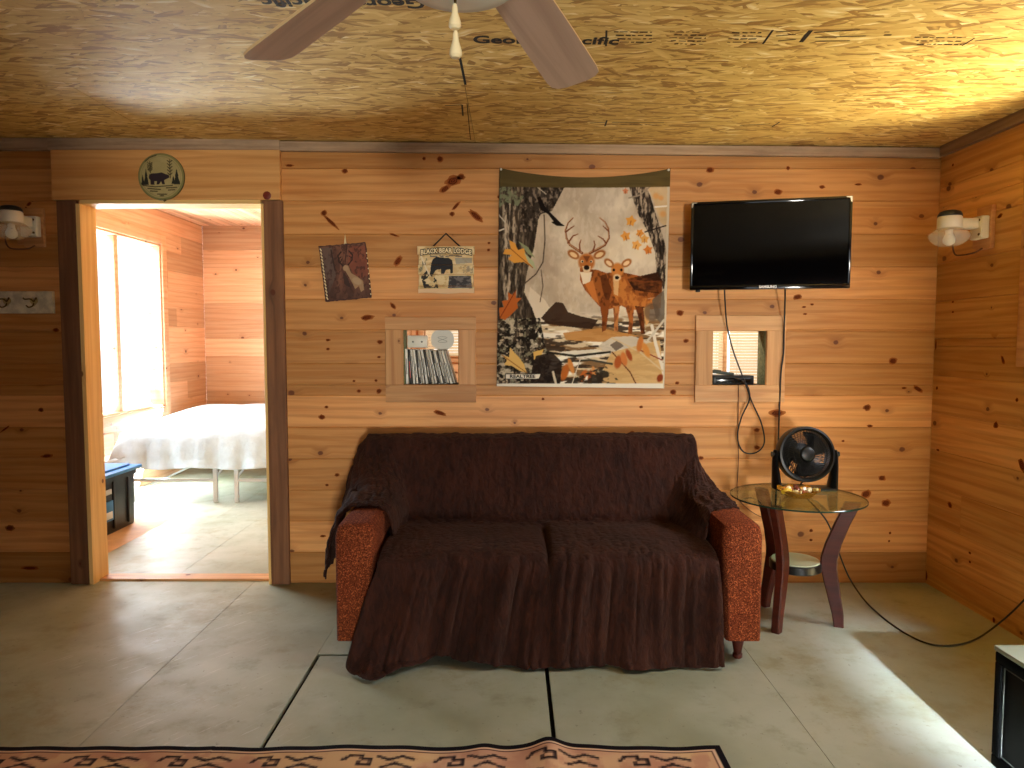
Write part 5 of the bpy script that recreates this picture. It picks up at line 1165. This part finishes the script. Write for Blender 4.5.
# round bear plaque above the doorway
P = Paint(136, 152, 186, 202, 7.0, (160, 146, 96))
P.blend(P.tex(12, 10, 51) * .6, (176, 160, 112)); P.ell(161, 176.5, 20.5, 20.5, (168, 152, 104), al=.0); d_ = np.hypot(P.X - 161, P.Y - 176.6); P.blend(np.clip((d_ - 20.2) * 1.2, 0, 1), (122, 118, 70)); P.blend((np.abs(d_ - 19.3) < .3).astype(float) * .4, (110, 100, 60))
P.poly([(149.5, 174.5), (152, 173.6), (157, 173.2), (162, 172.6), (165, 174), (168.5, 175), (169.3, 177.5), (166, 179), (164, 180), (164.6, 184), (162, 184), (161, 181), (158.8, 184.2), (156.4, 184.2), (157, 181), (154.5, 181), (154.5, 184.4), (150.6, 184.4), (150.4, 180), (149, 178)], (44, 30, 36))
for x, b, h_, w_ in [(146.4, 184.6, 16, 2.6), (143, 184.4, 10, 1.8), (176.4, 184, 15, 3.4), (173, 183.5, 8, 2)]: P.poly([(x, b - h_), (x + w_ * .5, b - h_ * .55), (x + w_ * .4, b - h_ * .5), (x + w_, b), (x - w_, b), (x - w_ * .4, b - h_ * .5), (x - w_ * .5, b - h_ * .55)], (30, 30, 22))
for x, y0, y1 in [(150.4, 162, 173), (169.8, 160, 178)]:
    P.line([(x, y0), (x + .3, y1)], .8, (66, 56, 30))
    for k in range(5): yy = y0 + 1 + k * (y1 - y0 - 3) / 5; P.line([(x - 2.2, yy), (x, yy + 2.2), (x + 2.2, yy)], .9, (66, 56, 30))
P.line([(143, 185), (155, 186.5), (172, 185)], 1.0, (70, 60, 34)); 
for pts in ([(148, 188), (160, 189)], [(150, 190.5), (157, 190.8)], [(166, 187.4), (176, 187)], [(168, 189.6), (174, 189.2)], [(157, 193.4), (166, 193.6)], [(160, 195), (163, 195)], [(146, 162), (150, 158.5), (157, 156)]): P.line(pts, 1.2, (84, 72, 42))
rb = thing('round_bear_plaque', 'round olive plaque with a walking bear, fixed above the doorway', 'plaque', at(161, 177, 3.86)); RC = at(161, 176.6, 3.853); RR = .1235
pxm = RR / 22.3
def disc_fn(S, T): return np.stack([RC.x + RR * T * np.cos(2 * np.pi * S), 3.853 + 0 * S, RC.z + RR * T * np.sin(2 * np.pi * S)], -1)
printed_grid('painted_face', disc_fn, 160, 70, P, lambda S, T: (161 + 22.3 * T * np.cos(2 * np.pi * S), 176.6 - 22.3 * T * np.sin(2 * np.pi * S)), M['print_wood'], rb)
m_ = MB(); m_.lathe([(0, .0), (RR + .001, 0), (RR + .002, -.002), (RR + .002, -.011), (RR, -.0135), (0, -.0135)], Matrix.Translation((RC.x, 3.8538, RC.z)) @ Matrix.Rotation(math.radians(90), 4, 'X'), 64); m_.build('disc', plain('olive_rim', srgb(96, 90, 52), .5), rb)
m_ = MB(); m_.tube([(RC.x + .01, 3.857, RC.z - RR - .006), (RC.x + .022, 3.857, RC.z - RR + .002)], .006, 8); m_.build('hanger_tab', M['brass'], rb)

# ------------------------------------------------------------------ ceiling fan
ZB = 1.99; C0 = V(-.075, 1.043, ZB)
cf = thing('ceiling_fan', 'ceiling fan with taupe blades and an opal light bowl hanging from the strand board', 'ceiling fan', (C0.x, C0.y, ceil_z(C0.x)))
zt = ceil_z(C0.x); TR_ = Matrix.Translation((C0.x, C0.y, 0))
m_ = MB(); m_.lathe([(0, zt), (.075, zt), (.072, zt - .03), (.045, zt - .065), (.016, zt - .075), (0, zt - .075)], TR_, 32); m_.build('canopy', M['brass'], cf)
m_ = MB(); m_.tube([(C0.x, C0.y, zt - .07), (C0.x, C0.y, ZB + .12)], .0125, 14); m_.build('downrod', M['brass'], cf)
m_ = MB(); m_.lathe([(0, ZB + .135), (.04, ZB + .13), (.10, ZB + .10), (.115, ZB + .06), (.112, ZB + .01), (.09, ZB - .02), (.06, ZB - .03), (.06, ZB - .05), (0, ZB - .05)], TR_, 40); m_.build('motor_housing', M['brass'], cf)
def blade_geo(ang, pit):
    D = V(math.cos(ang), math.sin(ang), 0); S_ = V(-D.y, D.x, 0); N_ = V(0, 0, 1)
    Sx = S_ * math.cos(pit) + N_ * math.sin(pit); Nx = D.cross(Sx)
    D = D * 1.0; Sx = Sx * .88
    out = [(.19, -.045), (.21, -.052), (.45, -.062), (.66, -.068), (.692, -.066), (.708, -.052), (.715, -.03), (.712, .03), (.702, .052), (.682, .064), (.65, .067), (.45, .060), (.21, .050), (.19, .043)]
    f = lambda a, b, d: C0 + D * a + Sx * b + Nx * d
    a_ = MB()
    top = [f(a, b, .003) for a, b in out]; bot = [f(a, b, -.003) for a, b in out]; n = len(out)
    uv = [(a, b) for a, b in out]
    a_.add(top, [list(range(n))], 0, uv); a_.add(bot, [list(range(n))[::-1]], 0, uv)
    a_.add(top + bot, [[k, k + n, (k + 1) % n + n, (k + 1) % n] for k in range(n)], 1)
    b_ = MB(); b_.box((.10, -.018, -.008), (.20, .018, -.002), .002, 0, Matrix(((D.x, Sx.x, Nx.x, C0.x), (D.y, Sx.y, Nx.y, C0.y), (D.z, Sx.z, Nx.z, C0.z), (0, 0, 0, 1))))
    b_.prism([(.185, -.035), (.25, -.03), (.265, 0), (.25, .03), (.185, .035)], f, -.006, -.0032)
    return a_, b_
for k in range(6):
    a_, b_ = blade_geo(math.radians(71.1 + 60.3 * k), math.radians(-14))
    bo = a_.build('fan_blade', [M['blade'], M['blade_edge']], cf, smooth=0); b_.build('blade_bracket', M['brass'], bo, smooth=30)
m_ = MB(); m_.lathe([(.06, ZB - .045), (.092, ZB - .046), (.108, ZB - .054), (.111, ZB - .064), (.103, ZB - .088), (.080, ZB - .108), (.043, ZB - .120), (.0, ZB - .124)], TR_, 48); m_.build('light_bowl', M['white_bowl'], cf, smooth=80, label='pale opal glass bowl')
def pull(u, v0, v1, Y, ztop, lab):
    p0, p1 = at(u, v0, Y), at(u, v1, Y); L = (p0 - p1).length
    c = MB(); c.tube([(p0.x, Y, p0.z), (p0.x + .001, Y, (p0.z + ztop) / 2), (p0.x, Y, ztop)], .0013, 6); ch = c.build('pull_chain', M['brass'], cf)
    t = MB(); t.lathe([(0, 0), (.0022, -.0), (.0035, -L * .12), (.0040, -L * .35), (.0075, -L * .72), (.0078, -L * .88), (.005, -L * .98), (0, -L)], Matrix.Translation(p0), 18); t.build('pull_knob', M['cream'], ch, label=lab)
pull(454.8, 4, 29.5, .880, ZB - .06, 'cream teardrop pull'); pull(455.6, 31, 58.5, .884, ZB - .06, 'cream teardrop pull')

# ------------------------------------------------------------------ rug
P = Paint(-2.5, 0, .72, 1.5, 130, (196, 150, 122))      # metres: x, distance from the far edge
P.blend(P.tex(.25, .2, 61), (206, 168, 132)); P.blend(P.tex(.05, .05, 62, .5, .62) * .5, (180, 128, 104))
edge = np.minimum(np.minimum(P.Y, .70 - P.X), P.X + 2.46)
P.blend(((edge > .03) & (edge < .040)).astype(float), (96, 60, 52)); P.blend(((edge > .20) & (edge < .215)).astype(float), (50, 34, 34)); P.blend(((edge > .235) & (edge < .245)).astype(float), (50, 34, 34)); P.blend((edge > .245).astype(float), (186, 128, 104)); P.blend((edge > .245) * P.tex(.12, .12, 63, .5, .56), (120, 62, 54)); P.blend((edge > .245) * P.tex(.07, .07, 64, .58, .62), (214, 184, 146))
P.blend(((edge >= .04) & (edge < .2)) * P.tex(.3, .3, 65, .46, .54) * .6, (216, 184, 132))
x = -2.35
while x < .62:
    for q in [[(x, .085), (x + .02, .06), (x + .06, .058), (x + .06, .075), (x + .09, .075), (x + .09, .105), (x + .05, .105), (x + .05, .09)], [(x + .11, .06), (x + .15, .08), (x + .19, .062), (x + .23, .075)], [(x + .13, .12), (x + .17, .10), (x + .22, .12)], [(x + .03, .15), (x + .08, .17), (x + .13, .15), (x + .18, .17)]]: P.line(q, .011, (44, 32, 34))
    x += .30
P.blend((edge < .022).astype(float), (24, 20, 24)); P.blend(((edge >= .022) & (edge < .030)).astype(float), (214, 180, 150))
RUGY = 2.278
rug = None
def rug_px(S, T): return -2.46 + 3.16 * S, 1.5 * T ** 1.7
def rug_fn(S, T):
    x, d = rug_px(S, T); far = np.exp(-(d / .22) ** 2)
    z = .010 + far * (.022 * np.exp(-((x - .125) / .05) ** 2) + .012 * np.exp(-((x + .09) / .05) ** 2) + .004 * np.sin(x * 9) * (x > -1)) + .0015 * np.sin(x * 31)
    yy = RUGY - d + .012 * far * np.exp(-((x - .125) / .08) ** 2) + .01 * (x + 1) * .3
    return np.stack([x, yy, z], -1)
rug = printed_grid('area_rug', rug_fn, 620, 180, P, rug_px, M['print_rug'], None, .009)
tag(rug, 'pinkish patterned rug with a dark bound edge on the grey floor', 'rug')

# ------------------------------------------------------------------ low black cabinet at the side
cX, cY1 = 1.562, 2.20; cH = .392
cbn = thing('low_cabinet', 'low black cabinet with a pale top against the side wall', 'cabinet', (1.95, 1.8, 0))
m_ = MB(); m_.box((cX + .012, 1.30, .0), (2.33, cY1, cH - .016), .006); m_.build('body', M['cabinet_black'], cbn)
m_ = MB(); m_.box((cX - .004, 1.29, cH - .016), (2.335, cY1 + .006, cH), .003); m_.build('top', M['cabinet_top'], cbn, label='pale greenish top')
m_ = MB(); fx0, fx1 = cX - .004, cX + .012
for lo, hi in [((fx0, 1.30, .0), (fx1, cY1, .035)), ((fx0, 1.30, cH - .05), (fx1, cY1, cH - .017)), ((fx0, 1.30, .035), (fx1, 1.335, cH - .05)), ((fx0, cY1 - .035, .035), (fx1, cY1, cH - .05))]: m_.box(lo, hi, .004)
fo = m_.build('face_frame', M['cabinet_black'], cbn)
m_ = MB(); m_.box((cX + .004, 1.34, .04), (cX + .013, cY1 - .038, cH - .053), .002); do = m_.build('door', plain('dark_door_glass', srgb(6, 8, 7), .5, spec=.08), cbn)
m_ = MB()
for p, q in [((cX + .001, cY1 - .04, .045), (cX + .001, cY1 - .04, cH - .056)), ((cX + .001, cY1 - .04, .045), (cX + .001, 1.34, .045)), ((cX + .001, cY1 - .04, cH - .056), (cX + .001, 1.34, cH - .056))]: m_.tube([p, q], .0018, 6)
m_.build('door_bead', plain('worn_bead', srgb(78, 82, 70), .5), do, label='thin pale bead')

# ------------------------------------------------------------------ bedroom: bed, quilt, tote
BX0, BX1, BY0, BY1 = -3.36, -1.25, 5.90, 7.55
bed = thing('bed', 'white metal framed bed under a pale quilt in the bedroom', 'bed', ((BX0 + BX1) / 2, (BY0 + BY1) / 2, 0))
m_ = MB(); m_.box((BX0, BY0, .36), (BX1, BY1, .60), .05, seg=4); m_.build('mattress', M['mattress'], bed, smooth=60)
for x in (BX0 + .12, -2.525, -2.345, BX1 - .12):
    for y in (BY0 - .0, BY1 - .04): 
        m_ = MB(); m_.box((x - .017, y - .017, 0), (x + .017, y + .017, .345), .004); m_.build('leg', M['white_metal'], bed)
for x0, x1 in ((BX0 + .04, -2.508), (-2.362, BX1 - .04)):
    for z in (.19, .335):
        for y in ((BY0 - .0,) if z < .3 else (BY0 + .0, BY1 - .04)):
            m_ = MB(); m_.box((x0, y - .012, z - .012), (x1, y + .012, z + .012), .003); m_.build('side_rail', M['white_metal'], bed)
for p, q in [((-2.525, BY0, .21), (-2.50, BY0 + .25, .33)), ((-2.345, BY0, .21), (-2.30, BY0 + .25, .33)), ((-3.2, BY0 + .25, .10), (-2.72, BY0 + .55, .33))]:
    m_ = MB(); m_.tube([p, q], .008, 8); m_.build('brace', M['white_metal'], bed)
qn = vnoise(200, 200, 18, 26, 91, 3); qm = vnoise(200, 200, 40, 40, 92, 3)
qprof = catmull([(BY1 + .02, .45), (BY1 + .03, .60), (BY1 - .05, .68), (BY1 - .45, .69), (6.5, .66), (6.05, .645), (BY0 - .0, .63), (BY0 - .045, .58), (BY0 - .06, .47), (BY0 - .07, .37), (BY0 - .085, .30)], 8)
def quilt(s, t):
    t = 1 - t; k = t * (len(qprof) - 1); i = min(int(k), len(qprof) - 2); p = qprof[i].lerp(qprof[i + 1], k - i); y, z = p.x, p.y
    x = BX0 - .075 + (BX1 - BX0 + .15) * s
    e0 = max(0, (BX0 + .16 - x) / .235); z -= .36 * e0 ** 2.2 * (1 if z > .4 else .15)
    fr = max(0, (t - .66) / .34); n = qn[int(t * 60), int(s * 199)] - .5
    y -= fr * (n * .07 + .008 * math.sin(s * 70)); z += (1 - fr) * (qm[int(t * 199), int(s * 199)] - .5) * .05 + fr * .008 * math.sin(s * 23) * (t > .9)
    return V(x, y, max(z, .2))
m_ = MB(); m_.grid(quilt, 160, 90); qo = m_.build('bed_quilt', M['bed_white'], smooth=180); md = qo.modifiers.new('thickness', 'SOLIDIFY'); md.thickness = .012; md.offset = 1
tag(qo, 'pale white quilt spread over the bed and hanging to its rails', 'quilt')
tx0, tx1, ty0, ty1, tH = -3.30, -2.845, 4.46, 5.255, .425
tt = thing('storage_tote', 'black plastic storage tote with a blue lid inside the bedroom door', 'storage box', ((tx0 + tx1) / 2, (ty0 + ty1) / 2, 0))
m_ = MB(); ins = .016
rings = []
for z, e in [(0, ins), (.01, ins - .004), (tH - .05, .006), (tH - .05, -.006), (tH - .01, -.008)]:
    lo = (tx0 + e, ty0 + e); hi = (tx1 - e, ty1 - e); r = .03; o_ = []
    for cx, cy, a_ in [(hi[0] - r, hi[1] - r, 0), (lo[0] + r, hi[1] - r, 90), (lo[0] + r, lo[1] + r, 180), (hi[0] - r, lo[1] + r, 270)]:
        for q in range(5): an = math.radians(a_ + q * 22.5); o_.append(V(cx + r * math.cos(an), cy + r * math.sin(an), z))
    rings.append(o_)
m_.loft(rings, 0, True)
for y in (4.72, 4.95, 5.14): m_.box((tx1 - .022, y - .012, .03), (tx1 + .002, y + .012, tH - .055), .004)
m_.build('tub', M['tote_black'], tt, smooth=40)
m_ = MB(); m_.box((tx0 - .025, ty0 - .025, tH - .012), (tx1 + .03, ty1 + .03, tH + .014), .008); m_.box((tx0 + .03, ty0 + .03, tH + .012), (tx1 - .03, ty1 - .03, tH + .030), .01); m_.build('lid', M['blue_lid'], tt)
m_ = MB(); m_.tube(catmull([(-3.10, 4.80, tH + .02), (-3.08, 4.82, tH + .06), (-3.0, 4.90, tH + .062), (-2.98, 4.92, tH + .02)], 6), .014, 8); m_.build('handle', M['black'], tt, label='black carrying handle')
m_ = MB(); m_.box((tx1 - .008, 4.82, .10), (tx1 + .003, 4.93, .24), .001); m_.build('label', M['label_blue'], tt, label='blue paper label'); 
m_ = MB(); m_.box((tx1 - .004, 4.835, .29), (tx1 + .006, 4.91, .325), .001); m_.build('label', M['label_white'], tt, label='small white sticker')
m_ = MB(); m_.box((tx1 + .002, 4.835, .115), (tx1 + .0042, 4.915, .165), .0005); m_.build('label_patch', M['label_white'], tt)
